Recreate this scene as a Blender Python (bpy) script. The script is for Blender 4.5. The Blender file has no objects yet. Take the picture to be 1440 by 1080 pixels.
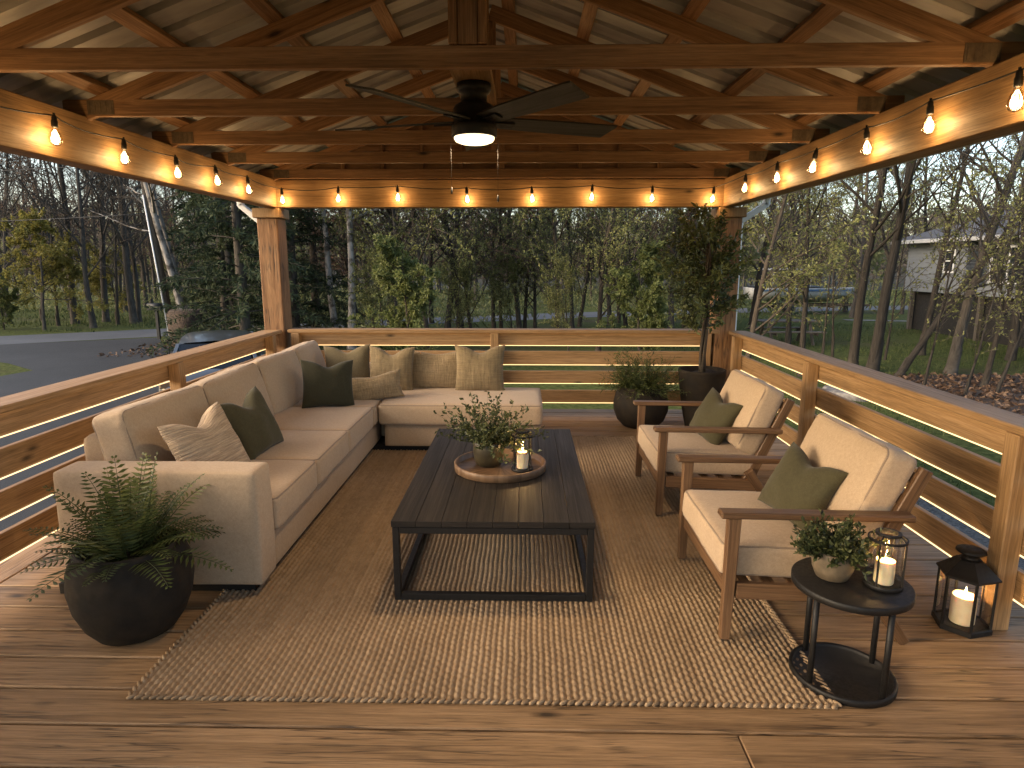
# Covered timber deck at dusk with a sectional sofa, armchairs, string lamps and woods behind
BULB_W, FAN_W, CANDLE_W = 1.45, 7.0, 1.3
SUN_EL, SUN_ROT, SUN_S, SKY_S, EXPO = 22.0, -108.0, .8, .15, 1.6
import bpy, math, random
import numpy as np
from mathutils import Vector, Matrix, noise

R = math.radians
scene = bpy.context.scene
COL = scene.collection
rng = random.Random(7)
ORG = {}                                # object -> world position its local space starts from


# ------------------------------------------------------------------ objects
def tag(o, label=None, cat=None, group=None, kind=None):
    if label: o['label'] = label
    if cat: o['category'] = cat
    if group: o['group'] = group
    if kind: o['kind'] = kind
    return o


def thing(name, label, cat, loc, group=None):
    o = bpy.data.objects.new(name, None)
    COL.objects.link(o)
    o.location = loc
    o.empty_display_size = .1
    ORG[o] = Vector(loc)
    return tag(o, label, cat, group)


def copy_tree(o, parent=None):
    c = o.copy()
    COL.objects.link(c)
    if parent is not None: c.parent = parent
    for ch in o.children: copy_tree(ch, c)
    return c


# ------------------------------------------------------------------ meshes
class MB:
    """collects faces; build() links them as one mesh object"""
    def __init__(s):
        s.v = []; s.f = []; s.uv = []; s.r = []; s.sm = []; s.mi = []

    def add(s, vs, fs, uvs=None, rnd=None, smooth=False, mi=0):
        o = len(s.v)
        s.v.extend(vs)
        rnd = rng.random() if rnd is None else rnd
        for k, f in enumerate(fs):
            s.f.append([i + o for i in f])
            s.uv.append(uvs[k] if uvs else [(0, 0)] * len(f))
            s.r.append(rnd); s.sm.append(smooth); s.mi.append(mi)

    def box(s, M, l, w, h, ch=.003, rnd=None, l_off=None, taper=1.0, mi=0):
        """chamfered box, M maps local (x = length) to world"""
        l, w, h = l / 2, w / 2, h / 2
        c = min(ch, l * .4, w * .4, h * .4)
        P = {}
        vs = []
        for sx in (-1, 1):
            for sy in (-1, 1):
                for sz in (-1, 1):
                    tw = taper if sx > 0 else 1
                    W, H = w * tw, h * tw
                    for ax, p in ((0, (sx*l, sy*(W-c), sz*(H-c))), (1, (sx*(l-c), sy*W, sz*(H-c))), (2, (sx*(l-c), sy*(W-c), sz*H))):
                        P[(sx, sy, sz, ax)] = len(vs); vs.append(Vector(p))
        fs = []
        q = ((-1, -1), (1, -1), (1, 1), (-1, 1))
        for sg in (-1, 1):
            fs.append([P[(sg, a, b, 0)] for a, b in q]); fs.append([P[(a, sg, b, 1)] for a, b in q]); fs.append([P[(a, b, sg, 2)] for a, b in q])
        for a in (-1, 1):
            for b in (-1, 1):
                fs.append([P[(-1, a, b, 1)], P[(1, a, b, 1)], P[(1, a, b, 2)], P[(-1, a, b, 2)]])
                fs.append([P[(a, -1, b, 0)], P[(a, 1, b, 0)], P[(a, 1, b, 2)], P[(a, -1, b, 2)]])
                fs.append([P[(a, b, -1, 0)], P[(a, b, 1, 0)], P[(a, b, 1, 1)], P[(a, b, -1, 1)]])
                for d in (-1, 1): fs.append([P[(a, b, d, 0)], P[(a, b, d, 1)], P[(a, b, d, 2)]])
        ou, ov = rng.random() * 40, rng.random() * 40
        uvs = []
        out = []
        for f in fs:
            pts = [vs[i] for i in f]
            n = (pts[1] - pts[0]).cross(pts[2] - pts[0])
            cen = sum(pts, Vector()) / len(pts)
            if n.dot(cen) < 0: f = f[::-1]; pts = pts[::-1]; n = -n
            ax = max(range(3), key=lambda k: abs(n[k]))
            if ax == 0: uvs.append([(ou + p.y, ov + p.z) for p in pts])
            elif ax == 1: uvs.append([(ou + p.x, ov + p.z + 7) for p in pts])
            else: uvs.append([(ou + p.x, ov + p.y) for p in pts])
            out.append(f)
        s.add([tuple(M @ p) for p in vs], out, uvs, rnd, mi=mi)

    def beam(s, a, b, w, h, up=(0, 0, 1), ch=.003, rnd=None, taper=1.0, mi=0):
        a, b, up = Vector(a), Vector(b), Vector(up)
        x = (b - a).normalized()
        y = up.cross(x)
        if y.length < 1e-4: y = Vector((0, 1, 0)).cross(x)
        y.normalize(); z = x.cross(y)
        M = Matrix((x, y, z)).transposed().to_4x4()
        M.translation = (a + b) / 2
        s.box(M, (b - a).length, w, h, ch, rnd, taper=taper, mi=mi)

    def cube(s, x0, x1, y0, y1, z0, z1, ch=.003, rnd=None, mi=0):
        d = (x1 - x0, y1 - y0, z1 - z0)
        k = max(range(3), key=lambda i: d[i])
        c = Vector(((x0 + x1) / 2, (y0 + y1) / 2, (z0 + z1) / 2))
        e = Vector((0, 0, 0)); e[k] = d[k] / 2
        if k == 0: s.beam(c - e, c + e, d[1], d[2], (0, 0, 1), ch, rnd, mi=mi)
        elif k == 1: s.beam(c - e, c + e, d[0], d[2], (0, 0, 1), ch, rnd, mi=mi)
        else: s.beam(c - e, c + e, d[1], d[0], (1, 0, 0), ch, rnd, mi=mi)

    def lathe(s, prof, c=(0, 0, 0), n=40, smooth=True, rnd=None, M=None, phase=0, mi=0, jit=None):
        vs, fs, uvs = [], [], []
        m = len(prof)
        for k in range(n):
            a = 2 * math.pi * k / n + phase
            for r, z in prof:
                p = Vector((r * math.cos(a), r * math.sin(a), z))
                if jit: p *= 1 + jit * noise.noise(p * 6)
                vs.append(tuple((M @ p) if M else Vector(c) + p))
        for k in range(n):
            for j in range(m - 1):
                a, b = k * m + j, ((k + 1) % n) * m + j
                f = [a, b, b + 1, a + 1]
                if prof[j][0] < 1e-6: f = [a, b + 1, a + 1]
                elif prof[j + 1][0] < 1e-6: f = [a, b, a + 1]
                fs.append(f)
                uvs.append([(prof[(i % m)][1], k * .1) for i in f])
        s.add(vs, fs, uvs, rnd, smooth, mi)

    def tube(s, pts, rad, n=8, cap=True, rnd=None, smooth=True, mi=0):
        pts = [Vector(p) for p in pts]
        if not hasattr(rad, '__len__'): rad = [rad] * len(pts)
        vs, fs, uvs = [], [], []
        ref = Vector((0.13, 0.21, .97))
        L = 0; ou = rng.random() * 30
        d0 = (pts[1] - pts[0]).normalized()
        if abs(d0.dot(ref)) > .9: ref = Vector((.97, .13, .21))
        u = None
        for i, p in enumerate(pts):
            d = (pts[min(i + 1, len(pts) - 1)] - pts[max(i - 1, 0)]).normalized()
            if u is None: u = (ref - d * ref.dot(d)).normalized()
            else:
                u = u - d * u.dot(d)
                u = u.normalized() if u.length > 1e-5 else (ref - d * ref.dot(d)).normalized()
            w = d.cross(u)
            for k in range(n):
                a = 2 * math.pi * k / n
                vs.append(tuple(p + (u * math.cos(a) + w * math.sin(a)) * rad[i]))
        for i in range(len(pts) - 1):
            dl = (pts[i + 1] - pts[i]).length
            for k in range(n):
                a, b = i * n + k, i * n + (k + 1) % n
                fs.append([a, b, b + n, a + n])
                c0, c1 = k / n * 6.28 * rad[0], (k + 1) / n * 6.28 * rad[0]
                uvs.append([(ou + L, c0), (ou + L, c1), (ou + L + dl, c1), (ou + L + dl, c0)])
            L += dl
        if cap and n > 3:
            fs.append(list(range(n))[::-1]); uvs.append([(0, 0)] * n)
            o = (len(pts) - 1) * n
            fs.append([o + k for k in range(n)]); uvs.append([(0, 0)] * n)
        s.add(vs, fs, uvs, rnd, smooth, mi)

    def leaf(s, p, d, side, L, W, fold=.25, rnd=None, mi=0, curl=0.0):
        """a folded leaf blade of two quads"""
        d = d.normalized(); side = side.normalized(); n = d.cross(side)
        a = p; m = p + d * (L * .5) + n * (curl * L * .5); t = p + d * L - n * (curl * L)
        l = m + side * (W / 2) + n * (fold * W * .5); r = m - side * (W / 2) + n * (fold * W * .5)
        s.add([tuple(q) for q in (a, l, t, r)], [[0, 2, 1], [0, 3, 2]], None, rnd, False, mi)

    def build(s, name, mats, parent=None, weld=False, origin=None):
        org = ORG.get(parent, Vector((0, 0, 0))) if parent is not None else Vector(origin or (0, 0, 0))
        me = bpy.data.meshes.new(name)
        V = np.array(s.v, dtype=np.float64).reshape(-1, 3) - np.array(org)
        me.from_pydata(V.tolist(), [], s.f)
        uvl = me.uv_layers.new(name='UVMap')
        flat = np.array([c for u in s.uv for p in u for c in p], dtype=np.float32)
        uvl.data.foreach_set('uv', flat)
        at = me.attributes.new('rnd', 'FLOAT', 'FACE')
        at.data.foreach_set('value', np.array(s.r, dtype=np.float32))
        me.polygons.foreach_set('use_smooth', np.array(s.sm, dtype=bool))
        if not isinstance(mats, (list, tuple)): mats = [mats]
        for m in mats: me.materials.append(m)
        if len(mats) > 1: me.polygons.foreach_set('material_index', np.array(s.mi, dtype=np.int32))
        me.update()
        o = bpy.data.objects.new(name, me)
        COL.objects.link(o)
        if parent is not None: o.parent = parent
        else: o.location = org
        ORG[o] = org
        return o


def grid_mb(hx, hy, f, smooth=True):
    pass


def axes(yaw, lean=0, roll=0):
    """frame whose Z looks along yaw (degrees, horizontal), leaned back by lean, rolled by roll; X right, Y up"""
    a = R(yaw); l = R(lean)
    n = Vector((math.cos(a) * math.cos(l), math.sin(a) * math.cos(l), math.sin(l)))
    up = Vector((-math.cos(a) * math.sin(l), -math.sin(a) * math.sin(l), math.cos(l)))
    rt = up.cross(n)
    M = Matrix((rt, up, n)).transposed()
    return (M @ Matrix.Rotation(R(roll), 3, 'Z'))


def cushion(mb, c, size, M=None, r=.04, puff=.03, n=12, wob=.006, pipe=None, side=.3, seed=0):
    """rounded, puffed box cushion; local z is the puffed axis. pipe: MB that gets the welts"""
    M = M or Matrix.Identity(3)
    a, b, h = size[0] / 2, size[1] / 2, size[2] / 2
    r = min(r, h * .95)
    key, vs, fs, uvs = {}, [], [], []
    so = Vector((seed * 3.1, seed * 1.7, seed * .9))

    def shape(p):
        q = Vector((p[0] * a, p[1] * b, p[2] * h))
        k = Vector((max(-a + r, min(a - r, q.x)), max(-b + r, min(b - r, q.y)), max(-h + r, min(h - r, q.z))))
        d = q - k
        if d.length > 1e-9: q = k + d.normalized() * r
        fx, fy, fz = 1 - (q.x / a) ** 2, 1 - (q.y / b) ** 2, 1 - (q.z / h) ** 2
        fx, fy, fz = max(fx, 0), max(fy, 0), max(fz, 0)
        o = Vector(q)
        o.z += puff * (q.z / h) * (fx * fy) ** .6
        o.x += puff * side * (q.x / a) * (fy ** .5) * (fz ** .7)
        o.y += puff * side * (q.y / b) * (fx ** .5) * (fz ** .7)
        w = noise.noise(q * 5 + so) * wob + noise.noise(q * 13 + so) * wob * .35
        e = min(a - abs(q.x), b - abs(q.y))
        w += noise.noise(Vector((q.x * 30, q.y * 30, q.z * 9)) + so) * wob * .55 * math.exp(-max(0, e) / .07)
        o += q.normalized() * w
        return o
    # denser parameter near the edges so the radius is resolved
    ts = [math.sin((i / n * 2 - 1) * math.pi / 2) for i in range(n + 1)]
    for ax in range(3):
        for sg in (-1, 1):
            for i in range(n):
                for j in range(n):
                    idx = []
                    uv = []
                    for di, dj in ((0, 0), (1, 0), (1, 1), (0, 1)):
                        p = [0, 0, 0]; p[ax] = sg; p[(ax + 1) % 3] = ts[i + di]; p[(ax + 2) % 3] = ts[j + dj]
                        k = tuple(round(t, 5) for t in p)
                        if k not in key:
                            key[k] = len(vs); vs.append(tuple(M @ shape(p) + Vector(c)))
                        idx.append(key[k])
                        uv.append((p[(ax + 1) % 3] * size[(ax + 1) % 3] / 2 + ax, p[(ax + 2) % 3] * size[(ax + 2) % 3] / 2 + sg))
                    if sg < 0: idx.reverse(); uv.reverse()
                    fs.append(idx); uvs.append(uv)
    mb.add(vs, fs, uvs, None, True)
    if pipe is not None:
        for sg in (-1, 1):
            pts = []
            A, B, rr = a - r * .3, b - r * .3, r
            for cx, cy, a0 in ((1, 1, 0), (-1, 1, 90), (-1, -1, 180), (1, -1, 270)):
                for k in range(5):
                    t = R(a0 + 90 * k / 4)
                    pts.append(Vector((cx * (A - rr) + rr * math.cos(t), cy * (B - rr) + rr * math.sin(t), 0)))
            dense = []
            for i in range(len(pts)):
                p, q = pts[i], pts[(i + 1) % len(pts)]
                m = max(1, int((q - p).length / .06))
                for k in range(m): dense.append(p.lerp(q, k / m))
            out = []
            for p in dense:
                fx, fy = max(0, 1 - (p.x / a) ** 2), max(0, 1 - (p.y / b) ** 2)
                q = Vector(p)
                q.x += puff * side * (p.x / a) * fy ** .5 * .35
                q.y += puff * side * (p.y / b) * fx ** .5 * .35
                q.z = sg * (h - r * .3)
                q += Vector((p.x, p.y, q.z)).normalized() * (noise.noise(Vector((p.x, p.y, q.z)) * 5 + so) * wob)
                out.append(M @ q + Vector(c))
            out.append(out[0])
            pipe.tube(out, .0058, 6, cap=False)


def pillow(mb, c, w, h, t, M, n=22, pinch=.09, dent=.05, seed=0):
    so = Vector((seed * 5.3, seed * 2.1, 0))
    key, vs, fs, uvs = {}, [], [], []
    for sg in (-1, 1):
        for i in range(n):
            for j in range(n):
                idx, uv = [], []
                for di, dj in ((0, 0), (1, 0), (1, 1), (0, 1)):
                    I, J = i + di, j + dj
                    u = math.sin((I / n * 2 - 1) * math.pi / 2); v = math.sin((J / n * 2 - 1) * math.pi / 2)
                    edge = I in (0, n) or J in (0, n)
                    k = (I, J, 0 if edge else sg)
                    if k not in key:
                        x = w / 2 * u * (1 - pinch * (1 - v * v) * u * u)
                        y = h / 2 * v * (1 - pinch * (1 - u * u) * v * v)
                        g = math.exp(-(u / .38) ** 2) * max(0, (v + .25) / 1.25) ** 2
                        y -= dent * g
                        T = t / 2 * (max(0, (1 - u * u) * (1 - v * v))) ** .42 * (1 - .35 * g)
                        T *= 1 + .18 * noise.noise(Vector((u * 1.6, v * 1.6, sg)) + so)
                        z = sg * T
                        crease = noise.noise(Vector((u * 3.5 + v * 1.5, v * 3.5, sg * 2)) + so) * .007 + noise.noise(Vector((u * 8, v * 8, sg * 2)) + so) * .0025
                        z += crease * (0 if edge else 1)
                        key[k] = len(vs); vs.append(tuple(M @ Vector((x, y, z)) + Vector(c)))
                    idx.append(key[k]); uv.append((u * w / 2, v * h / 2))
                if sg < 0: idx.reverse(); uv.reverse()
                fs.append(idx); uvs.append(uv)
    mb.add(vs, fs, uvs, None, True)
# ------------------------------------------------------------------ materials
class NT:
    def __init__(s, name):
        s.m = bpy.data.materials.new(name); s.m.use_nodes = True
        s.t = s.m.node_tree; s.t.nodes.clear()
        s.out = s.t.nodes.new('ShaderNodeOutputMaterial')

    def n(s, typ, ins=None, **kw):
        d = s.t.nodes.new('ShaderNode' + typ)
        for k, v in kw.items(): setattr(d, k, v)
        for k, v in (ins or {}).items():
            if isinstance(v, bpy.types.NodeSocket): s.t.links.new(v, d.inputs[k])
            else: d.inputs[k].default_value = v
        return d

    def ramp(s, fac, stops):
        d = s.n('ValToRGB', {'Fac': fac})
        e = d.color_ramp.elements
        while len(e) < len(stops): e.new(.5)
        for k, (p, c) in enumerate(stops):
            e[k].position = p
            e[k].color = (c[0], c[1], c[2], 1) if hasattr(c, '__len__') else (c, c, c, 1)
        return d.outputs['Color']

    def mix(s, fac, a, b, mode='MIX'):
        d = s.n('Mix', data_type='RGBA', blend_type=mode)
        for k, v in ((0, fac), (6, a), (7, b)):
            if isinstance(v, bpy.types.NodeSocket): s.t.links.new(v, d.inputs[k])
            else: d.inputs[k].default_value = v if k == 0 else (*v, 1)
        return d.outputs[2]

    def math(s, op, a, b=0.0):
        d = s.n('Math', operation=op)
        for k, v in ((0, a), (1, b)):
            if isinstance(v, bpy.types.NodeSocket): s.t.links.new(v, d.inputs[k])
            else: d.inputs[k].default_value = v
        return d.outputs[0]

    def coord(s, kind='Object', scale=(1, 1, 1), rot=(0, 0, 0)):
        tc = s.n('TexCoord')
        mp = s.n('Mapping', {'Vector': tc.outputs[kind], 'Scale': scale, 'Rotation': rot})
        return mp.outputs[0]

    def noise(s, vec, scale, detail=4, rough=.55, dist=0.0):
        return s.n('TexNoise', {'Vector': vec, 'Scale': scale, 'Detail': detail, 'Roughness': rough, 'Distortion': dist}).outputs[0]

    def rnd(s):
        return s.n('Attribute', attribute_name='rnd').outputs['Fac']

    def bump(s, h, strength, dist=.01, normal=None):
        ins = {'Height': h, 'Strength': strength, 'Distance': dist}
        if normal is not None: ins['Normal'] = normal
        return s.n('Bump', ins).outputs[0]

    def bsdf(s, **ins):
        d = s.n('BsdfPrincipled')
        for k, v in ins.items():
            k = k.replace('_', ' ')
            if isinstance(v, bpy.types.NodeSocket): s.t.links.new(v, d.inputs[k])
            elif hasattr(v, '__len__') and len(d.inputs[k].default_value) == 4: d.inputs[k].default_value = (*v, 1)
            else: d.inputs[k].default_value = v
        s.t.links.new(d.outputs[0], s.out.inputs[0])
        return d


def wood(name, dark, mid, light, rough=.55, knots=.5, bump=.25, grain=22., vary=.35, cracks=0.0, spec=.35):
    t = NT(name)
    uv = t.coord('UV')
    broad = t.n('Mapping', {'Vector': uv, 'Scale': (.9, grain * .55, 1)}).outputs[0]
    long1 = t.n('Mapping', {'Vector': uv, 'Scale': (1.6, grain * 2.6, 1)}).outputs[0]
    long2 = t.n('Mapping', {'Vector': uv, 'Scale': (7, grain * 11, 1)}).outputs[0]
    vor = t.n('TexVoronoi', {'Vector': t.n('Mapping', {'Vector': uv, 'Scale': (2.6, 7.5, 1)}).outputs[0], 'Scale': 1.0, 'Randomness': 1.0})
    kd = vor.outputs['Distance']
    # grain lines bend round the knots
    warp = t.math('MULTIPLY', t.math('DIVIDE', .05, t.math('ADD', kd, .10)), knots * 4.0)
    cmb = t.n('CombineXYZ', {'X': warp, 'Y': warp}).outputs[0]
    vec = t.n('VectorMath', {0: long1, 1: cmb}, operation='ADD').outputs[0]
    a = t.noise(vec, 1.0, 6, .62, .8)
    b = t.noise(long2, 1.0, 3, .65)
    w = t.noise(t.n('VectorMath', {0: broad, 1: cmb}, operation='ADD').outputs[0], 1.0, 3, .5, .5)
    f = t.math('ADD', t.math('MULTIPLY', a, .62), t.math('MULTIPLY', w, .38))
    col = t.ramp(f, [(.34, dark), (.48, mid), (.64, light)])
    fine = t.ramp(b, [(.32, .58), (.60, 1.06)])
    col = t.mix(.8, col, fine, 'MULTIPLY')
    rb = t.math('ADD', t.math('MULTIPLY', t.rnd(), vary), 1 - vary * .5)
    rbc = t.n('CombineColor', {0: rb, 1: rb, 2: rb}).outputs[0]
    col = t.mix(1.0, col, rbc, 'MULTIPLY')
    if knots:
        km = t.ramp(kd, [(.05, .16), (.11, .6), (.19, 1.0)])
        sel = t.ramp(t.n('SeparateColor', {0: vor.outputs['Color']}).outputs[0], [(1 - knots * .75 - .01, 0.0), (1 - knots * .75, 1.0)])
        col = t.mix(sel, col, t.mix(1.0, col, km, 'MULTIPLY'))
    hgt = t.math('ADD', a, t.math('MULTIPLY', b, .7))
    if cracks:
        cv = t.n('Mapping', {'Vector': uv, 'Scale': (1.3, 34, 1)}).outputs[0]
        cn = t.noise(cv, 1.0, 2, .5, .3)
        cm = t.ramp(t.math('ABSOLUTE', t.math('SUBTRACT', cn, .5)), [(0.0, .05), (.03, 1.0)])
        patch = t.ramp(t.noise(uv, 2.5, 2), [(.46, 0.0), (.58, cracks)])
        cc = t.mix(patch, (1, 1, 1), cm)
        col = t.mix(1.0, col, cc, 'MULTIPLY')
        hgt = t.math('ADD', hgt, t.math('MULTIPLY', t.n('SeparateColor', {0: cc}).outputs[0], 1.2))
    rg = t.ramp(a, [(.3, rough + .1), (.7, rough - .08)])
    t.bsdf(Base_Color=col, Roughness=rg, Normal=t.bump(hgt, bump, .004), Specular_IOR_Level=spec)
    return t.m


def cloth(name, c1, c2, weave=900., slub=60., rough=.9, bump=.25, ribs=None, wrinkle=.3, cross=None):
    t = NT(name)
    ob = t.coord('Object')
    uv = t.coord('UV')
    s1 = t.noise(t.n('Mapping', {'Vector': uv, 'Scale': (weave * .18, weave, 1)}).outputs[0], 1.0, 2, .6)
    s2 = t.noise(t.n('Mapping', {'Vector': uv, 'Scale': (weave, weave * .18, 1)}).outputs[0], 1.0, 2, .6)
    wv = t.math('MULTIPLY', t.math('ADD', s1, s2), .5)
    big = t.noise(ob, 3.0, 3)
    sl = t.noise(ob, slub, 3)
    f = t.math('ADD', t.math('MULTIPLY', wv, .7), t.math('ADD', t.math('MULTIPLY', big, .15), t.math('MULTIPLY', sl, .25)))
    col = t.ramp(f, [(.36, c1), (.68, c2)])
    h = t.math('ADD', t.math('MULTIPLY', wv, .35), t.math('MULTIPLY', t.noise(ob, 16, 3, .6, .4), wrinkle * 6))
    if ribs:
        d = t.n('Mapping', {'Vector': uv, 'Scale': (ribs * .05, ribs, 1)}).outputs[0]
        rb = t.noise(d, 1.0, 2, .5, .5)
        rm = t.ramp(rb, [(.40, 0.0), (.60, 1.0)])
        if cross:
            d2 = t.n('Mapping', {'Vector': uv, 'Scale': (cross, cross * .12, 1)}).outputs[0]
            rm2 = t.ramp(t.noise(d2, 1.0, 2, .5, .5), [(.40, 0.0), (.60, 1.0)])
            rm = t.mix(.5, rm, rm2)
        col = t.mix(1.0, col, t.mix(rm, tuple(.70 for _ in range(3)), (1.1, 1.09, 1.06)), 'MULTIPLY')
        h = t.math('ADD', h, t.math('MULTIPLY', t.n('SeparateColor', {0: rm}).outputs[0], 2.2))
    t.bsdf(Base_Color=col, Roughness=rough, Sheen_Weight=.12, Sheen_Roughness=.5, Specular_IOR_Level=.2, Normal=t.bump(h, bump, .0035))
    return t.m


def simple(name, c, rough=.5, metal=0.0, var=.25, scale=12., bump=.05, c2=None, spec=.5, kind='Object', dist=.004):
    t = NT(name)
    ob = t.coord(kind)
    f = t.noise(ob, scale, 5, .6)
    c2 = c2 or tuple(x * (1 - var) for x in c)
    col = t.ramp(f, [(.35, c2), (.65, c)])
    rg = t.ramp(t.noise(ob, scale * 2.3, 3), [(.3, min(1, rough + .12)), (.7, max(.03, rough - .08))])
    t.bsdf(Base_Color=col, Roughness=rg, Metallic=metal, Specular_IOR_Level=spec, Normal=t.bump(f, bump, dist))
    return t.m


def leafmat(name, stops, rough=.5, trans=.25):
    t = NT(name)
    col = t.ramp(t.rnd(), stops)
    ob = t.coord('Object')
    col = t.mix(.5, col, t.ramp(t.noise(ob, 1.3, 2), [(.3, .55), (.7, 1.2)]), 'MULTIPLY')
    p = t.bsdf(Base_Color=col, Roughness=rough, Specular_IOR_Level=.3)
    tr = t.n('BsdfTranslucent', {'Color': col})
    mx = t.n('MixShader', {0: trans, 1: p.outputs[0], 2: tr.outputs[0]})
    t.t.links.new(mx.outputs[0], t.out.inputs[0])
    return t.m


def thin_glass(name, tint=(1, 1, 1), refl=.10, rough=.02):
    t = NT(name)
    lw = t.n('LayerWeight', {'Blend': .35})
    f = t.math('ADD', t.math('MULTIPLY', lw.outputs['Fresnel'], .5), refl * .3)
    tr = t.n('BsdfTransparent', {'Color': (*tint, 1)})
    gl = t.n('BsdfGlossy', {'Roughness': rough})
    mx = t.n('MixShader', {0: f, 1: tr.outputs[0], 2: gl.outputs[0]})
    t.t.links.new(mx.outputs[0], t.out.inputs[0])
    return t.m


def emit(name, c, s):
    t = NT(name)
    e = t.n('Emission', {'Color': (*c, 1), 'Strength': s})
    t.t.links.new(e.outputs[0], t.out.inputs[0])
    return t.m


M_deck = wood('deck_wood', (.15, .088, .042), (.275, .166, .08), (.37, .232, .12), rough=.58, knots=.4, bump=.6, grain=24, vary=.4, cracks=.8)
M_rail = wood('rail_wood', (.19, .108, .045), (.32, .19, .085), (.42, .26, .13), rough=.55, knots=.4, bump=.3, grain=20, vary=.18, cracks=.2)
M_beam = wood('beam_wood', (.21, .12, .052), (.32, .19, .085), (.40, .25, .12), rough=.55, knots=.55, bump=.25, grain=16, vary=.12, cracks=.25)
M_truss = wood('truss_wood', (.13, .066, .030), (.25, .135, .062), (.36, .205, .10), rough=.6, knots=.6, bump=.25, grain=20, vary=.4)
M_post = wood('post_wood', (.10, .048, .02), (.23, .118, .052), (.32, .18, .084), rough=.6, knots=.7, bump=.5, grain=13, vary=.2, cracks=1.0)
M_teak = wood('teak_wood', (.07, .036, .018), (.135, .073, .036), (.19, .108, .056), rough=.42, knots=0, bump=.15, grain=30, vary=.25)
M_tray = wood('tray_wood', (.075, .042, .022), (.135, .08, .044), (.19, .118, .066), rough=.45, knots=0, bump=.15, grain=24, vary=.2)
M_table = wood('black_stained_wood', (.006, .0048, .004), (.014, .011, .0088), (.026, .020, .016), rough=.55, knots=0, bump=.4, grain=26, vary=.4, spec=.25)
M_linen = cloth('beige_linen', (.30, .214, .136), (.47, .352, .238), weave=420, bump=.35)
M_linen_welt = cloth('beige_welt', (.20, .145, .10), (.29, .22, .16), weave=420, bump=.3)
M_olive = cloth('olive_cloth', (.034, .030, .014), (.066, .058, .029), weave=520, bump=.3, wrinkle=.4)
M_darkolive = cloth('dark_olive_cloth', (.022, .021, .011), (.046, .043, .024), weave=520, bump=.3, wrinkle=.4)
M_khaki = cloth('khaki_cloth', (.10, .08, .045), (.17, .137, .08), weave=480, bump=.3, wrinkle=.4)
M_ribbed = cloth('ribbed_cloth', (.34, .25, .165), (.50, .38, .265), weave=420, ribs=120, bump=.6)
M_crinkle = cloth('crinkled_cloth', (.19, .14, .08), (.30, .225, .135), weave=420, ribs=110, cross=90, bump=.6)
M_tanribbed = cloth('tan_ribbed_cloth', (.15, .112, .062), (.25, .19, .11), weave=420, ribs=120, cross=40, bump=.5)
M_black = simple('black_metal', (.010, .009, .0085), rough=.5, metal=.0, spec=.3, var=.3, scale=30, bump=.06)
M_fan = simple('bronze_black', (.014, .012, .011), rough=.5, metal=.4, scale=20)
M_blade = wood('fan_blade_wood', (.016, .015, .012), (.028, .026, .021), (.042, .038, .03), rough=.5, knots=0, grain=18, vary=.15)
M_pot = simple('dark_clay', (.027, .020, .013), rough=.8, var=.45, scale=9, bump=.22, c2=(.013, .011, .009), spec=.2)
M_pot_olive = simple('olive_glaze', (.048, .038, .020), rough=.38, var=.5, scale=14, bump=.12)
M_pot_tan = simple('tan_stoneware', (.16, .12, .075), rough=.6, var=.45, scale=18, bump=.15)
M_soil = simple('potting_soil', (.022, .015, .010), rough=.95, var=.6, scale=60, bump=.9, dist=.02)
M_white = simple('white_metal', (.72, .73, .74), rough=.4, var=.06, scale=8, bump=.02)
M_rubber = simple('black_rubber', (.010, .010, .010), rough=.55, scale=30)
M_glass = thin_glass('clear_glass')
M_bulbglass = thin_glass('bulb_glass', (1, .93, .80), .25)
M_plate = simple('galvanised_plate', (.12, .085, .05), rough=.7, metal=.0, var=.4, scale=40, bump=.3)

t = NT('galvanised_roof')
ob = t.coord('Object', (1.2, 5, 3))
f = t.noise(ob, 1.5, 5, .6)
t.bsdf(Base_Color=t.ramp(f, [(.3, (.22, .212, .20)), (.7, (.37, .36, .34))]), Metallic=.0, Specular_IOR_Level=.3, Roughness=.45, Normal=t.bump(t.noise(ob, 4, 3), .15, .01))
M_roof = t.m

t = NT('candle_wax')
zc = t.n('SeparateXYZ', {0: t.coord('Object')}).outputs[2]
t.bsdf(Base_Color=t.ramp(t.noise(t.coord('Object'), 25, 3), [(.3, (.84, .68, .42)), (.7, (.90, .76, .52))]), Roughness=.45, Subsurface_Weight=.5, Subsurface_Radius=(.02, .012, .006), Subsurface_Scale=.6)
M_wax = t.m
M_wick = simple('wick', (.02, .015, .01), rough=.9)
M_flame = emit('flame', (1, .64, .25), 14)
M_filament = emit('filament', (1, .74, .40), 5)
M_fanlight = emit('fan_light', (1, .74, .42), 1.3)
M_led = emit('led_tape', (1, .63, .28), 1.0)

# jute rug
t = NT('jute')
r_ = t.rnd()
ob = t.coord('Object')
fib = t.noise(t.n('Mapping', {'Vector': ob, 'Scale': (260, 90, 200)}).outputs[0], 1.0, 3)
col = t.ramp(t.math('ADD', t.math('MULTIPLY', r_, .55), t.math('MULTIPLY', fib, .5)), [(.2, (.20, .135, .077)), (.5, (.305, .212, .125)), (.8, (.38, .275, .17))])
col = t.mix(.6, col, t.ramp(t.noise(ob, 1.4, 3), [(.3, .7), (.7, 1.1)]), 'MULTIPLY')
t.bsdf(Base_Color=col, Roughness=.9, Specular_IOR_Level=.15, Normal=t.bump(fib, .5, .003))
M_jute = t.m

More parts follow.
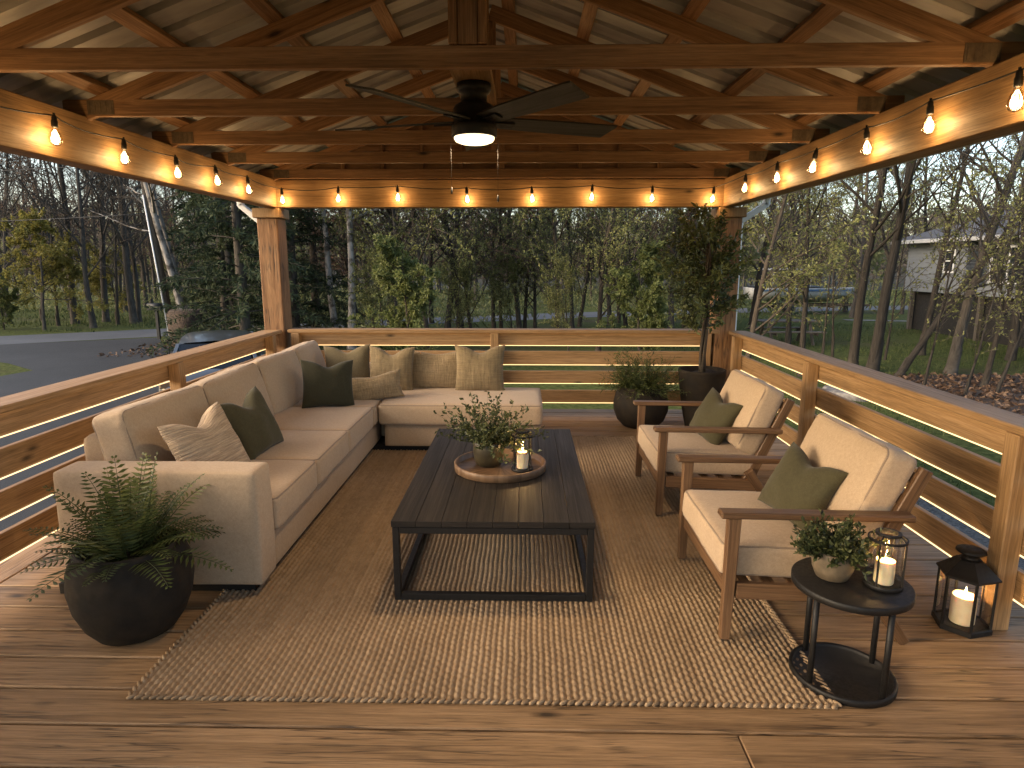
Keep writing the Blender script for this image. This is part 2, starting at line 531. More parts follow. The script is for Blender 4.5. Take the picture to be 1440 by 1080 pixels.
# outdoors
t = NT('lawn')
ob = t.coord('Object')
n1 = t.noise(ob, .35, 5, .6); n2 = t.noise(ob, 9, 5, .7); n3 = t.noise(ob, 60, 3, .7)
g = t.ramp(n2, [(.3, (.035, .045, .012)), (.5, (.075, .09, .024)), (.72, (.14, .15, .05))])
br = t.ramp(n3, [(.3, (.05, .038, .022)), (.7, (.12, .09, .055))])
col = t.mix(t.ramp(n1, [(.52, 0.0), (.68, .75)]), g, br)
t.bsdf(Base_Color=col, Roughness=.95, Specular_IOR_Level=.1, Normal=t.bump(n3, .8, .05))
M_lawn = t.m


def asphalt(name, a, b):
    t = NT(name)
    ob = t.coord('Object')
    n1 = t.noise(ob, .5, 5, .6); n2 = t.noise(ob, 90, 3, .7)
    col = t.ramp(n1, [(.3, a), (.7, b)])
    col = t.mix(.5, col, t.ramp(n2, [(.3, .55), (.7, 1.3)]), 'MULTIPLY')
    t.bsdf(Base_Color=col, Roughness=.75, Normal=t.bump(n2, .6, .01), Specular_IOR_Level=.35)
    return t.m


M_drive = asphalt('driveway_asphalt', (.020, .021, .023), (.034, .035, .038))
M_road = asphalt('road_asphalt', (.075, .078, .084), (.11, .113, .12))
M_mulch = simple('mulch', (.07, .045, .03), rough=.95, scale=14, bump=.9, c2=(.025, .016, .011), dist=.05)
M_gravel = simple('gravel', (.17, .15, .13), rough=.9, scale=35, bump=.9, c2=(.05, .045, .04), dist=.04)
M_pebble = simple('pebble', (.22, .2, .18), rough=.85, scale=7, bump=.3, c2=(.10, .09, .08))
M_stone = simple('fieldstone', (.24, .22, .20), rough=.9, scale=6, bump=.5, c2=(.09, .082, .075), dist=.03)
M_hill = simple('hill_floor', (.05, .042, .028), rough=.95, scale=.6, bump=.5, c2=(.025, .027, .014), dist=.3)


def bark(name, a, b, sc=9., patch=None):
    t = NT(name)
    uv = t.coord('UV', (sc * .35, sc * 3.5, 1))
    ob = t.coord('Object')
    f = t.noise(uv, 1.0, 5, .65, .4)
    col = t.ramp(f, [(.32, a), (.68, b)])
    if patch:
        col = t.mix(t.ramp(t.noise(ob, 2.2, 4, .6), [(.5, 0.0), (.6, .9)]), col, patch)
    t.bsdf(Base_Color=col, Roughness=.9, Specular_IOR_Level=.15, Normal=t.bump(f, .8, .03))
    return t.m


M_bark = bark('grey_bark', (.04, .034, .028), (.105, .092, .078))
M_bark_brown = bark('brown_bark', (.034, .027, .02), (.09, .074, .058))
M_bark_dark = bark('dark_bark', (.02, .017, .014), (.058, .05, .042))
M_bark_pale = bark('pale_bark', (.18, .16, .14), (.40, .37, .34), 6, (.07, .06, .05))
M_twig = bark('twig_bark', (.05, .042, .034), (.11, .095, .08))
M_twig_red = bark('reddish_twigs', (.09, .055, .04), (.19, .12, .085))
M_lf_spring = leafmat('spring_leaves', [(0, (.05, .062, .018)), (.5, (.19, .195, .065)), (.85, (.31, .31, .11)), (1, (.4, .38, .15))], trans=.45)
M_lf_bright = leafmat('bright_leaves', [(0, (.05, .065, .018)), (.5, (.15, .175, .055)), (1, (.28, .3, .11))], trans=.45)
M_lf_yellow = leafmat('yellow_leaves', [(0, (.12, .11, .03)), (.5, (.26, .23, .055)), (1, (.38, .33, .09))], trans=.4)
M_lf_bud = leafmat('red_buds', [(0, (.09, .055, .035)), (.5, (.18, .115, .07)), (1, (.26, .18, .11))], trans=.4)
M_lf_ever = leafmat('evergreen_needles', [(0, (.022, .032, .017)), (.5, (.055, .075, .038)), (1, (.11, .13, .065))], rough=.95, trans=.2)
M_lf_dark = leafmat('dark_leaves', [(0, (.022, .028, .012)), (.5, (.08, .10, .034)), (1, (.18, .20, .075))], rough=.5, trans=.25)
M_lf_fern = leafmat('fern_leaves', [(0, (.02, .034, .009)), (.5, (.065, .085, .022)), (1, (.15, .155, .045))], rough=.5)
M_lf_box = leafmat('box_leaves', [(0, (.025, .034, .012)), (.5, (.055, .068, .024)), (1, (.12, .13, .05))], rough=.45, trans=.2)
M_lf_dry = leafmat('dry_leaves', [(0, (.04, .022, .014)), (.5, (.10, .058, .034)), (1, (.2, .13, .085))], rough=.8, trans=.05)
M_blade_grass = leafmat('grass_blades', [(0, (.02, .034, .008)), (.6, (.055, .08, .02)), (1, (.13, .14, .05))], rough=.7)
M_siding = simple('grey_siding', (.20, .22, .245), rough=.6, var=.1, scale=2, bump=.05)
M_shutter = simple('slate_shutter', (.045, .055, .07), rough=.6, scale=6)
M_shingle = simple('grey_shingles', (.09, .09, .095), rough=.9, scale=16, bump=.5, var=.4, dist=.02)
M_brick = simple('dark_foundation', (.014, .012, .010), rough=.9, scale=10, bump=.4, var=.5)
t = NT('window_pane')
t.bsdf(Base_Color=(.02, .025, .03), Roughness=.05, Specular_IOR_Level=.9)
M_pane = t.m
t = NT('car_paint')
t.bsdf(Base_Color=(.10, .105, .11), Metallic=.6, Roughness=.28, Coat_Weight=.6, Coat_Roughness=.05)
M_car = t.m
t = NT('dark_car_paint')
t.bsdf(Base_Color=(.012, .013, .016), Metallic=.3, Roughness=.25, Coat_Weight=.6, Coat_Roughness=.05)
M_car_dark = t.m
t = NT('car_glass')
t.bsdf(Base_Color=(.008, .009, .010), Roughness=.12, Specular_IOR_Level=.3)
M_carglass = t.m
M_hull_white = simple('hull_white', (.55, .57, .6), rough=.35, var=.08, scale=3, bump=.02)
M_hull_blue = simple('hull_blue', (.07, .14, .26), rough=.4, var=.2, scale=3, bump=.02)
M_greywood = wood('weathered_wood', (.05, .042, .034), (.09, .075, .06), (.13, .11, .09), rough=.8, knots=.3, grain=20)
M_wallsiding = simple('cream_siding', (.58, .50, .40), rough=.6, var=.1, scale=2, bump=.05)
M_fascia = simple('grey_white_trim', (.4, .41, .42), rough=.5, var=.1, scale=4, bump=.02)
GZ0 = -.9
M_fartwig = bark('far_twigs', (.085, .072, .06), (.17, .15, .13))
M_lf_far = leafmat('far_leaves', [(0, (.10, .11, .05)), (.5, (.19, .20, .085)), (1, (.30, .30, .13))], trans=.45)
# ------------------------------------------------------------------ deck floor
XL, XR, YB, YF = -3.02, 2.72, 7.42, -1.6
mb = MB()
y = YF
bw = .205
while y < YB - .2:
    joints = [XL + .19] + sorted(rng.uniform(XL + .6, XR - .6) for _ in range(rng.choice((0, 1)))) + [XR - .19]
    for a, b in zip(joints, joints[1:]):
        mb.cube(a + .002, b - .002, y + .006, min(y + bw - .006, YB - .2), -.034, 0, .005)
    y += bw
for x0, x1 in ((XL, XL + .185), (XR - .185, XR)):
    mb.cube(x0, x1, YF, YB - .2, -.034, 0, .005)
mb.cube(XL, XR, YB - .195, YB, -.034, 0, .005)
o = mb.build('deck_floor', M_deck); tag(o, kind='structure')
mb = MB()
mb.cube(XL + .02, XR - .02, YB - .05, YB - .015, -.30, -.036, .003)
mb.cube(XL + .02, XL + .055, YF, YB - .055, -.30, -.036, .003)
mb.cube(XR - .055, XR - .02, YF, YB - .055, -.30, -.036, .003)
for yy in np.arange(YF + .2, YB - .2, .5): mb.cube(XL + .06, XR - .06, yy, yy + .04, -.26, -.038, .003)
o = mb.build('deck_joists', M_rail); tag(o, kind='structure')

# ------------------------------------------------------------------ railings
BZ = ((.81, .944), (.595, .742), (.385, .52), (.165, .303))          # four rail boards, bottom to top of each
CZ = (.947, .985)


def railing(label, p0, p1, inward, posts, near_only=None):
    """p0 to p1: line of the board faces; inward: unit vector to the deck side"""
    p0, p1, inn = Vector(p0), Vector(p1), Vector(inward)
    d = (p1 - p0).normalized()
    root = thing('deck_railing', label, 'railing', ((p0 + p1) / 2)[:])
    bm, cp = MB(), MB()
    mid = [p0] + [p0 + d * t for t in posts[1:-1]] + [p1]
    for z0, z1 in BZ:
        b = MB()
        b.beam(p0 - inn * .02 + Vector((0, 0, (z0 + z1) / 2)), p1 - inn * .02 + Vector((0, 0, (z0 + z1) / 2)), .036, z1 - z0, ch=.004)
        b.build('rail_board', M_rail, root)
        s = MB()
        s.beam(p0 + d * .1 + inn * .001 + Vector((0, 0, z0 - .005)), p1 - d * .1 + inn * .001 + Vector((0, 0, z0 - .005)), .007, .005, ch=.0005)
        s.build('led_strip', M_led, root)
    s = MB()
    s.beam(p0 + d * .1 + inn * .016 + Vector((0, 0, .9435)), p1 - d * .1 + inn * .016 + Vector((0, 0, .9435)), .010, .004, ch=.0005)
    s.build('led_strip', M_led, root)
    cp.beam(p0 + inn * .045 - inn * .055 + Vector((0, 0, sum(CZ) / 2)), p1 - inn * .01 + Vector((0, 0, sum(CZ) / 2)), .19, CZ[1] - CZ[0], ch=.006)
    cp.build('cap_rail', M_rail, root)
    for t_ in posts:
        c = p0 + d * t_ + inn * .045
        b = MB(); b.beam(c + Vector((0, 0, .001)), c + Vector((0, 0, CZ[0] - .001)), .088, .088, up=inn, ch=.005)
        b.build('rail_post', M_rail, root)
    return root


railing('pale wooden back railing with four horizontal boards behind the sofa', (-2.60, 7.03, 0), (2.11, 7.03, 0), (0, -1, 0), (.08, 2.27, 4.58))
railing('long wooden railing along the driveway behind the beige sofa', (-2.74, .2, 0), (-2.74, 6.93, 0), (1, 0, 0), (.1, 2.2, 4.64, 6.5))
railing('long wooden railing beside the two armchairs and floor lantern', (2.28, .2, 0), (2.28, 6.93, 0), (-1, 0, 0), (.1, 2.63, 4.78, 6.55))

# ------------------------------------------------------------------ pavilion
pav = thing('pavilion', 'open timber pavilion roof with trusses, heavy beams and corner posts over the deck', 'pavilion', (-.27, 3, 0))
RX, BT = -.26, 2.56                     # ridge x, top of beams
b = MB(); b.beam((-2.69, -1.2, 2.4175), (-2.69, 6.94, 2.4175), .14, .285, ch=.006); b.build('beam', M_beam, pav)
b = MB(); b.beam((2.13, -1.2, 2.4175), (2.13, 6.94, 2.4175), .14, .285, ch=.006); b.build('beam', M_beam, pav)
b = MB(); b.beam((-2.76, 7.02, 2.4175), (2.20, 7.02, 2.4175), .14, .281, ch=.006); b.build('beam', M_beam, pav)
b = MB(); b.beam((-2.76, 7.0, 2.61), (2.20, 7.0, 2.61), .14, .085, ch=.004); b.build('top_plate', M_beam, pav)
for px in (-2.745, 2.165):
    b = MB()
    b.beam((px, 7.075, .0), (px, 7.075, 2.17), .25, .22, up=(1, 0, 0), ch=.008)
    po = b.build('post', M_post, pav)
    b = MB(); b.beam((px, 7.075, 2.172), (px, 7.075, 2.272), .30, .29, up=(1, 0, 0), ch=.006); b.build('post_capital', M_beam, po)
for px in (-2.745, 2.165):              # front posts stand behind the viewpoint
    b = MB(); b.beam((px, -1.0, 0), (px, -1.0, 2.272), .25, .22, up=(1, 0, 0), ch=.008); b.build('post', M_post, pav)


def zlow(x): return 3.392 - .36 * abs(x - RX)


SL = math.atan(.36)
for yt in (-.65, .3, 1.24, 2.17, 3.1, 4.02, 4.95, 5.86, 6.9):
    T = MB()
    for sg in (-1, 1):
        xe = RX + sg * 2.74
        a = Vector((xe, yt, zlow(xe) + .055)); e = Vector((RX + sg * .004, yt, zlow(RX) + .055))
        T.beam(a, e, .038, .104, ch=.003)
    T.cube(RX - .045, RX + .045, yt - .018, yt + .018, BT + .1, 3.385, .003)
    if yt == 3.1:
        T.cube(RX - .085, RX - .047, yt - .03, yt + .03, BT + .1, 3.36, .003); T.cube(RX + .047, RX + .085, yt - .03, yt + .03, BT + .1, 3.36, .003)
    tr = T.build('roof_truss', M_truss, pav)
    c = MB(); c.cube(-2.76, 2.20, yt - .0195, yt + .0195, BT + .002, BT + .096, .003); c.build('bottom_chord', M_truss, tr)
    for sg in (-1, 1):
        g = MB(); xg = RX + sg * 2.27; g.cube(xg - .08, xg + .08, yt - .0235, yt - .0205, BT + .010, BT + .090, .0005)
        for k in range(5): g.cube(xg - .07 + k * .033, xg - .062 + k * .033, yt - .026, yt - .0236, BT + .018, BT + .082, .0005)
        g.build('gusset_plate', M_plate, tr)
for sg in (-1, 1):
    for off in (.13, .66, 1.19, 1.72, 2.25, 2.7):
        xx = RX + sg * off
        p = MB(); n = Vector((sg * math.sin(SL), 0, math.cos(SL)))
        c = Vector((xx, 0, zlow(xx) + .11)) + n * .0195
        p.beam(c + Vector((0, -1.2, 0)), c + Vector((0, 7.28, 0)), .088, .038, up=n, ch=.003)
        p.build('purlin', M_truss, pav)
# ribbed metal roof, one sheet a side
for sg in (-1, 1):
    s = MB(); ys = []
    yy = -1.3
    while yy < 7.4:
        ys += [(yy, 0), (yy + .16, 0), (yy + .172, .034), (yy + .218, .034)]
        yy += .23
    vs, fs = [], []
    for yv, h in ys:
        for x in (RX + sg * .0, RX + sg * 2.78):
            for k in (0, .0015): vs.append((x, yv, zlow(x) + .155 + h + k))
    for i in range(len(ys) - 1):
        a, e = i * 4, i * 4 + 4
        fs += [[a, a + 2, e + 2, e], [a + 1, e + 1, e + 3, a + 3]]
    s.add(vs, fs); s.build('roof_sheet', M_roof, pav)
# ridge cap, gable end, gutters
r = MB(); r.beam((RX, -1.3, 3.58), (RX, 7.4, 3.58), .26, .02, ch=.002); r.build('ridge_cap', M_roof, pav)
g = MB()
for k in range(10):
    z0 = BT + .1 + k * .092
    hw = (3.392 + .148 - z0 - .088) / .36
    if hw > .12: g.cube(RX - min(hw, 2.7), RX + min(hw, 2.7), 6.975, 6.995, z0, z0 + .088, .003)
gw = g.build('gable_wall', M_truss, pav)
for k in range(-5, 6):
    xs = RX + k * .41
    if zlow(xs) > BT + .2:
        g = MB(); g.cube(xs - .019, xs + .019, 6.925, 6.972, BT + .1, zlow(xs) - .002, .002); g.build('stud', M_truss, gw)
fm = MB(); fm.cube(-.37, -.17, 3.125, 4.0, 2.615, 2.655, .003); fm.build('fan_mount', M_beam, pav)
for sg, xw in ((-1, RX - 2.86), (1, RX + 2.86)):
    zg = zlow(RX + sg * 2.78) + .05
    G = MB(); prof = [(-.06, .05), (-.06, -.045), (.035, -.05), (.065, .02), (.065, .05)]
    for (x0, z0), (x1, z1) in zip(prof, prof[1:]):
        G.beam((xw + sg * (x0 + x1) / 2, -1.3, zg + (z0 + z1) / 2), (xw + sg * (x0 + x1) / 2, 7.42, zg + (z0 + z1) / 2),
               max(abs(x1 - x0), .004), max(abs(z1 - z0), .004), ch=.0005)
    gt = G.build('gutter', M_white, pav)
    px = -2.745 if sg < 0 else 2.165
    D_ = MB()
    pts = [Vector((xw, 7.2, zg - .045)), Vector((xw, 7.2, zg - .12)), Vector((px + sg * .16, 7.2, 2.14)), Vector((px + sg * .16, 7.2, 2.0)), Vector((px + sg * .16, 7.2, -.7))]
    for a, e in zip(pts, pts[1:]):
        d = (e - a).normalized(); D_.beam(a - d * .012, e + d * .012, .06, .075, up=(0, 1, 0), ch=.008)
    D_.build('downspout', M_white, gt)

# ------------------------------------------------------------------ string of lamps along three beams
sl = thing('string_lights', 'black cord of small glowing bulbs hung along the three beams', 'string lights', (0, 6.86, 2.42))
spots = [(-2.55, y) for y in (1.2, 1.8, 2.4, 3.0, 3.62, 4.23, 4.84, 5.45, 6.07)]
spots += [(x, 6.875) for x in (-2.54, -1.945, -1.327, -.61, .065, .69, 1.31, 1.94)]
spots += [(1.99, y) for y in (6.07, 5.33, 4.64, 3.99, 3.39, 2.81, 2.2, 1.6, 1.0)]
zs = [2.474 + .012 * math.sin(k * 1.9) for k in range(len(spots))]
pts = []
for k, ((x, y), z) in enumerate(zip(spots, zs)):
    pts.append(Vector((x, y, z)))
    if k < len(spots) - 1:
        q = Vector((*spots[k + 1], zs[k + 1])); p = Vector((x, y, z))
        corner = abs(p.x - q.x) > .1 and abs(p.y - q.y) > .1
        c = Vector((-2.6 if x < 0 else 2.04, 6.93, (z + q.z) / 2 + .01)) if corner else None
        for j in range(1, 8):
            u = j / 8
            if corner: m = p.lerp(c, u * 2) if u < .5 else c.lerp(q, u * 2 - 1)
            else: m = p.lerp(q, u)
            m = m.copy(); m.z -= (.013 + .008 * math.sin(k * 2.3)) * 4 * u * (1 - u)
            w = .045 * 4 * u * (1 - u)
            if not corner: m += Vector((-w if x < -2.5 and abs(p.x - q.x) < .1 else w if x > 2 and abs(p.x - q.x) < .1 else 0, w if abs(p.y - q.y) < .1 else 0, 0))
            pts.append(m)
c = MB(); c.tube(pts, .0042, 6); c.build('cord', M_rubber, sl)
proto = None
for k, ((x, y), z) in enumerate(zip(spots, zs)):
    if proto is None:
        s = MB(); s.lathe([(0, 0), (.010, 0), (.013, -.012), (.013, -.022), (.0165, -.03), (.0165, -.058), (.013, -.064), (0, -.064)], (x, y, z), 14)
        s.tube([(x, y, z + .012), (x, y, z)], .006, 6)
        so = s.build('bulb_socket', M_rubber, origin=(x, y, z)); so.parent = sl; so.location = Vector((x, y, z)) - ORG[sl]
        s = MB(); s.lathe([(.0125, -.060), (.014, -.07), (.022, -.084), (.0305, -.104), (.034, -.122), (.031, -.140), (.022, -.153), (.010, -.159), (0, -.160)], (x, y, z), 20)
        s.build('glass_bulb', M_bulbglass, so)
        s = MB()
        for j in range(4):
            a0 = j * math.pi / 2 + .4
            s.tube([(x + .004 * math.cos(a0), y + .004 * math.sin(a0), z - .075), (x + .015 * math.cos(a0), y + .015 * math.sin(a0), z - .10), (x + .012 * math.cos(a0 + .5), y + .012 * math.sin(a0 + .5), z - .137)], .0016, 5)
        s.build('filament', M_filament, so)
        proto = so; base = Vector((x, y, z))
        li = bpy.data.lights.new('bulb_lamp', 'POINT'); li.energy = BULB_W; li.color = (1, .64, .31); li.shadow_soft_size = .03
        lo = bpy.data.objects.new('bulb_lamp', li); COL.objects.link(lo); lo.parent = so; lo.location = Vector((x, y, z - .118)) - ORG[so]
    else:
        q = copy_tree(proto, sl); q.location = Vector((x, y, z)) - ORG[sl]; q.rotation_euler = (R(rng.uniform(-6, 6)), R(rng.uniform(-6, 6)), rng.uniform(0, 6.28))

# ------------------------------------------------------------------ ceiling fan
FX, FY = -.27, 3.55
fan = thing('ceiling_fan', 'black five blade ceiling fan with a glowing round light below', 'ceiling fan', (FX, FY, 2.33))
f = MB()
f.lathe([(0, 2.613), (.088, 2.613), (.09, 2.585), (.082, 2.57), (.07, 2.562), (.068, 2.525), (.072, 2.52), (.10, 2.505), (.108, 2.49), (.108, 2.415), (.118, 2.408), (.12, 2.40), (.12, 2.358), (.116, 2.352), (.106, 2.350), (0, 2.350)], (FX, FY, 0), 40)
fh = f.build('motor_housing', M_fan, fan)
f = MB(); f.lathe([(.106, 2.352), (.106, 2.342), (.098, 2.330), (.075, 2.321), (.04, 2.317), (0, 2.316)], (FX, FY, 0), 36)
f.build('light_lens', M_fanlight, fan)
for k in range(5):
    a = R(-51 + 72 * k)
    d = Vector((math.cos(a), math.sin(a), 0)); s_ = Vector((-d.y, d.x, 0))
    up = (Vector((0, 0, 1)) * math.cos(R(13)) + s_ * math.sin(R(13)))
    c0 = Vector((FX, FY, 2.432))
    bl = MB(); side = up.cross(d)
    secs = [(.10, .055), (.16, .06), (.30, .068), (.6, .074), (.78, .076), (.81, .072)]
    vs, fs = [], []
    for t_, w in secs:
        for sg in (-1, 1):
            for hh in (-.0045, .0045):
                skew = .03 if (t_ > .79 and sg > 0) else 0
                vs.append(tuple(c0 + d * (t_ - skew) + side * (w * sg) + up * hh))
    for i in range(len(secs) - 1):
        p, q = i * 4, i * 4 + 4
        fs += [[p, q, q + 2, p + 2], [p + 1, p + 3, q + 3, q + 1], [p, p + 1, q + 1, q], [p + 2, q + 2, q + 3, p + 3]]
    p = (len(secs) - 1) * 4
    fs += [[p, p + 1, p + 3, p + 2], [0, 2, 3, 1]]
    bl.add(vs, fs, [[(vs[i][0] * d.x + vs[i][1] * d.y, -vs[i][0] * d.y + vs[i][1] * d.x) for i in f_] for f_ in fs])
    bo = bl.build('fan_blade', M_blade, fan)
    ir = MB(); ir.beam(c0 + d * .09 - up * .012, c0 + d * .22 - up * .010, .05, .008, up=up, ch=.002); ir.build('blade_iron', M_fan, bo)
for cx, cz in ((FX - .124, 2.10), (FX + .124, 2.06)):
    c = MB(); c.tube([(cx, FY, 2.352), (cx, FY, cz)], .0007, 5)
    c.lathe([(0, 0), (.004, -.004), (.006, -.02), (.005, -.035), (0, -.038)], (cx, FY, cz), 10)
    c.build('pull_chain', M_rubber, fan)
li = bpy.data.lights.new('fan_lamp', 'AREA'); li.shape = 'DISK'; li.size = .19; li.energy = FAN_W; li.color = (1, .70, .41)
lo = bpy.data.objects.new('fan_lamp', li); COL.objects.link(lo); lo.parent = fan; lo.location = (0, 0, -.02)

# ------------------------------------------------------------------ rug: braided rows as real relief
def rug():
    x0, x1, y0, y1 = -1.57, 1.225, 2.235, 6.16
    nr, nk, sx, sy = 106, 98, 4, 5
    X = np.linspace(x0, x1, nr * sx + 1); Y = np.linspace(y0, y1, nk * sy + 1)
    gx, gy = np.meshgrid(X, Y)
    ui = (gx - x0) / (x1 - x0) * nr; row = np.floor(np.clip(ui, 0, nr - 1e-6)).astype(int); u = ui - row
    rs = np.random.RandomState(3)
    ph = rs.rand(nr) * .12 + (np.arange(nr) % 2) * .5
    wob = np.interp(gy.ravel(), np.linspace(y0, y1, 24), rs.randn(24) * .5).reshape(gy.shape)
    vi = (gy - y0) / (y1 - y0) * nk + ph[row] + (u - .5) * np.where(row % 2, .35, -.35) + wob * .1
    kn = np.floor(vi).astype(int); v = vi - kn
    h = np.clip(1 - (2 * u - 1) ** 2, 0, 1) ** .6 * (0.12 + .88 * np.clip(1 - (2 * v - 1) ** 2, 0, 1) ** .7)
    hs = rs.rand(nr + 1, nk + 12)
    kc = np.clip(kn + 3, 0, nk + 11)
    h *= .9 + .14 * hs[row, kc]
    edge = np.minimum.reduce([gx - x0, x1 - gx, gy - y0, y1 - gy])
    h = .003 + .0115 * h * np.clip(edge / .01, 0, 1) - .003 * (edge < .004)
    gxx = gx + np.interp(gy.ravel(), np.linspace(y0, y1, 40), rs.randn(40) * .0012).reshape(gy.shape)
    gyy = gy + np.interp(gx.ravel(), np.linspace(x0, x1, 30), rs.randn(30) * .004).reshape(gx.shape)
    V = np.stack([gxx, gyy, h], -1).reshape(-1, 3)
    ny, nx = gx.shape
    i = np.arange(ny * nx).reshape(ny, nx)
    F = np.stack([i[:-1, :-1], i[:-1, 1:], i[1:, 1:], i[1:, :-1]], -1).reshape(-1, 4)
    me = bpy.data.meshes.new('jute_rug')
    me.vertices.add(len(V)); me.vertices.foreach_set('co', V.astype(np.float32).ravel())
    me.loops.add(F.size); me.loops.foreach_set('vertex_index', F.astype(np.int32).ravel())
    me.polygons.add(len(F)); me.polygons.foreach_set('loop_start', np.arange(0, F.size, 4, dtype=np.int32))
    me.update(calc_edges=True)
    me.polygons.foreach_set('use_smooth', np.ones(len(F), bool))
    at = me.attributes.new('rnd', 'FLOAT', 'FACE')
    rc, kcc = row[:-1, :-1], kc[:-1, :-1]
    at.data.foreach_set('value', (hs[rc, kcc] * .36 + .22 + .3 * rs.rand(nr)[rc]).astype(np.float32).ravel())
    me.materials.append(M_jute)
    o = bpy.data.objects.new('jute_rug', me); COL.objects.link(o)
    # braided binding round the edge
    b = MB()
    for (a, e) in (((x0, y0), (x1, y0)), ((x1, y0), (x1, y1)), ((x1, y1), (x0, y1)), ((x0, y1), (x0, y0))):
        n = int(math.hypot(e[0] - a[0], e[1] - a[1]) / .03)
        for k in range(n):
            p = Vector((a[0] + (e[0] - a[0]) * (k + .5) / n, a[1] + (e[1] - a[1]) * (k + .5) / n, .009))
            d = Vector((e[0] - a[0], e[1] - a[1], 0)).normalized(); s_ = Vector((-d.y, d.x, 0))
            ax = (d * .8 + s_ * .6).normalized()
            b.tube([p - ax * .019, p - ax * .01, p + ax * .01, p + ax * .019], [.004, .008, .008, .004], 6)
    b.build('rug_binding', M_jute, o)
    tag(o, 'chunky braided jute rug under the low black table', 'rug')


rug()

# ------------------------------------------------------------------ sofa
sofa = thing('sectional_sofa', 'beige L-shaped sectional sofa along the driveway railing', 'sofa', (-1.9, 4.8, 0))
X0, X1 = -2.58, -1.36                   # back and front of the long run
I3 = Matrix.Identity(3)
welt = MB()
b = MB()
cushion(b, (-1.895, 4.54, .165), (1.07, 2.72, .21), None, .018, .0, 8, .002)
b.build('sofa_base', M_linen, sofa)
b = MB(); cushion(b, (-.56, 5.985, .165), (1.42, .79, .21), None, .018, 0, 8, .002); b.build('sofa_base', M_linen, sofa)
b = MB(); cushion(b, (-1.93, 6.35, .165), (1.28, .86, .21), None, .018, 0, 8, .002); b.build('sofa_base', M_linen, sofa)
a = MB(); cushion(a, (-1.865, 3.13, .365), (1.03, .20, .605), None, .018, .010, 14, .003, side=1)
arm = a.build('sofa_arm', M_linen, sofa)
w = MB()                                # welt round the arm's outer face
pp = [(-2.355, .09), (-2.355, .64), (-1.375, .64), (-1.375, .09)]
path = []
for (xa, za), (xb, zb) in zip(pp, pp[1:]):
    for k in range(8): path.append((xa + (xb - xa) * k / 8, 3.034, za + (zb - za) * k / 8))
path.append((pp[-1][0], 3.034, pp[-1][1]))
w.tube(path, .004, 6); w.build('welt', M_linen_welt, arm)
b = MB(); cushion(b, (-2.395, 5.07, .41), (.17, 3.34, .68), None, .04, .012, 12, .004); b.build('sofa_back', M_linen, sofa)
b = MB(); cushion(b, (-1.92, 6.72, .36), (.96, .13, .58), None, .04, .01, 10, .004); b.build('sofa_back', M_linen, sofa)
pl = MB()
pl.cube(-2.38, -1.41, 3.08, 5.60, .001, .058, .003); pl.cube(-2.40, .10, 5.66, 6.34, .001, .057, .003)
pl.build('plinth', M_black, sofa)
for lx, ly in ((-2.40, 3.06), (.12, 5.63), (.12, 6.34)):
    f = MB(); f.beam((lx, ly, .06), (lx, ly, .001), .05, .05, up=(1, 0, 0), ch=.003); f.build('foot', M_black, sofa)
for k, (y0, y1) in enumerate(((3.235, 3.925), (3.93, 4.66), (4.665, 5.46))):
    m, p = MB(), MB()
    cushion(m, (-1.855, (y0 + y1) / 2, .366), (1.05, y1 - y0, .185), None, .028, .02, 22, .006, p, seed=k)
    s_ = m.build('seat_cushion', M_linen, sofa); p.build('welt', M_linen_welt, s_)
m, p = MB(), MB()
cushion(m, (-.575, 5.965, .366), (1.47, .84, .185), None, .028, .02, 22, .006, p, seed=9)
s_ = m.build('seat_cushion', M_linen, sofa); p.build('welt', M_linen_welt, s_)
m, p = MB(), MB()
cushion(m, (-1.855, 5.93, .364), (1.06, .90, .181), None, .035, .018, 12, .006, p, seed=12)
s_ = m.build('seat_cushion', M_linen, sofa); p.build('welt', M_linen_welt, s_)
for k, (y0, y1) in enumerate(((3.30, 4.18), (4.185, 5.09), (5.095, 5.95), (5.955, 6.62))):
    m, p = MB(), MB()
    Mx = axes(0, 14 + (k % 2) * 1.5, (-1, 1.2, -.6, .5)[k])
    c = Vector((-2.20, (y0 + y1) / 2, .655))
    cushion(m, c, (y1 - y0 - .012, .48, .19), Mx, .036, .05, 28, .011, p, seed=20 + k)
    s_ = m.build('back_cushion', M_linen, sofa); p.build('welt', M_linen_welt, s_)


def throw(label, c, w, h, t_, yaw, lean, roll, mat, dent=.05, seed=1, name='throw_pillow', group=None):
    m = MB(); Mx = axes(yaw, lean, roll)
    pillow(m, (0, 0, 0), w, h, t_, Mx, dent=dent, seed=seed)
    o = m.build(name, mat)
    o.location = c
    # welt seam round the rim, part of the pillow
    tag(o, label, 'pillow', group)
    return o


throw('beige ribbed pillow on the sofa seat beside the arm', (-1.83, 3.53, .655), .44, .44, .19, -22, 24, 8, M_ribbed, .075, 1)
throw('olive pillow on the middle of the sofa beside the ribbed beige pillow', (-1.80, 4.07, .655), .43, .43, .18, -12, 22, 6, M_olive, .085, 2)
throw('dark olive pillow in the sofa corner in front of paler pillows', (-1.73, 5.50, .655), .46, .43, .17, -62, 16, -4, M_darkolive, .05, 3)
throw('plain khaki pillow in the sofa corner behind the dark olive one', (-1.78, 6.33, .67), .47, .45, .17, -86, 10, 2, M_khaki, .06, 4)
throw('tan textured square pillow standing behind the small lumbar pillow', (-1.32, 6.24, .665), .46, .46, .17, -92, 12, -1, M_tanribbed, .07, 5)
throw('small crinkled tan lumbar pillow leaning in front of the others', (-1.40, 5.80, .565), .54, .26, .14, -84, 18, 9, M_crinkle, .02, 6)
throw('khaki square pillow standing alone behind the leafy pot on the chaise', (-.44, 6.20, .675), .50, .48, .19, -90, 11, 0, M_tanribbed, .06, 7)

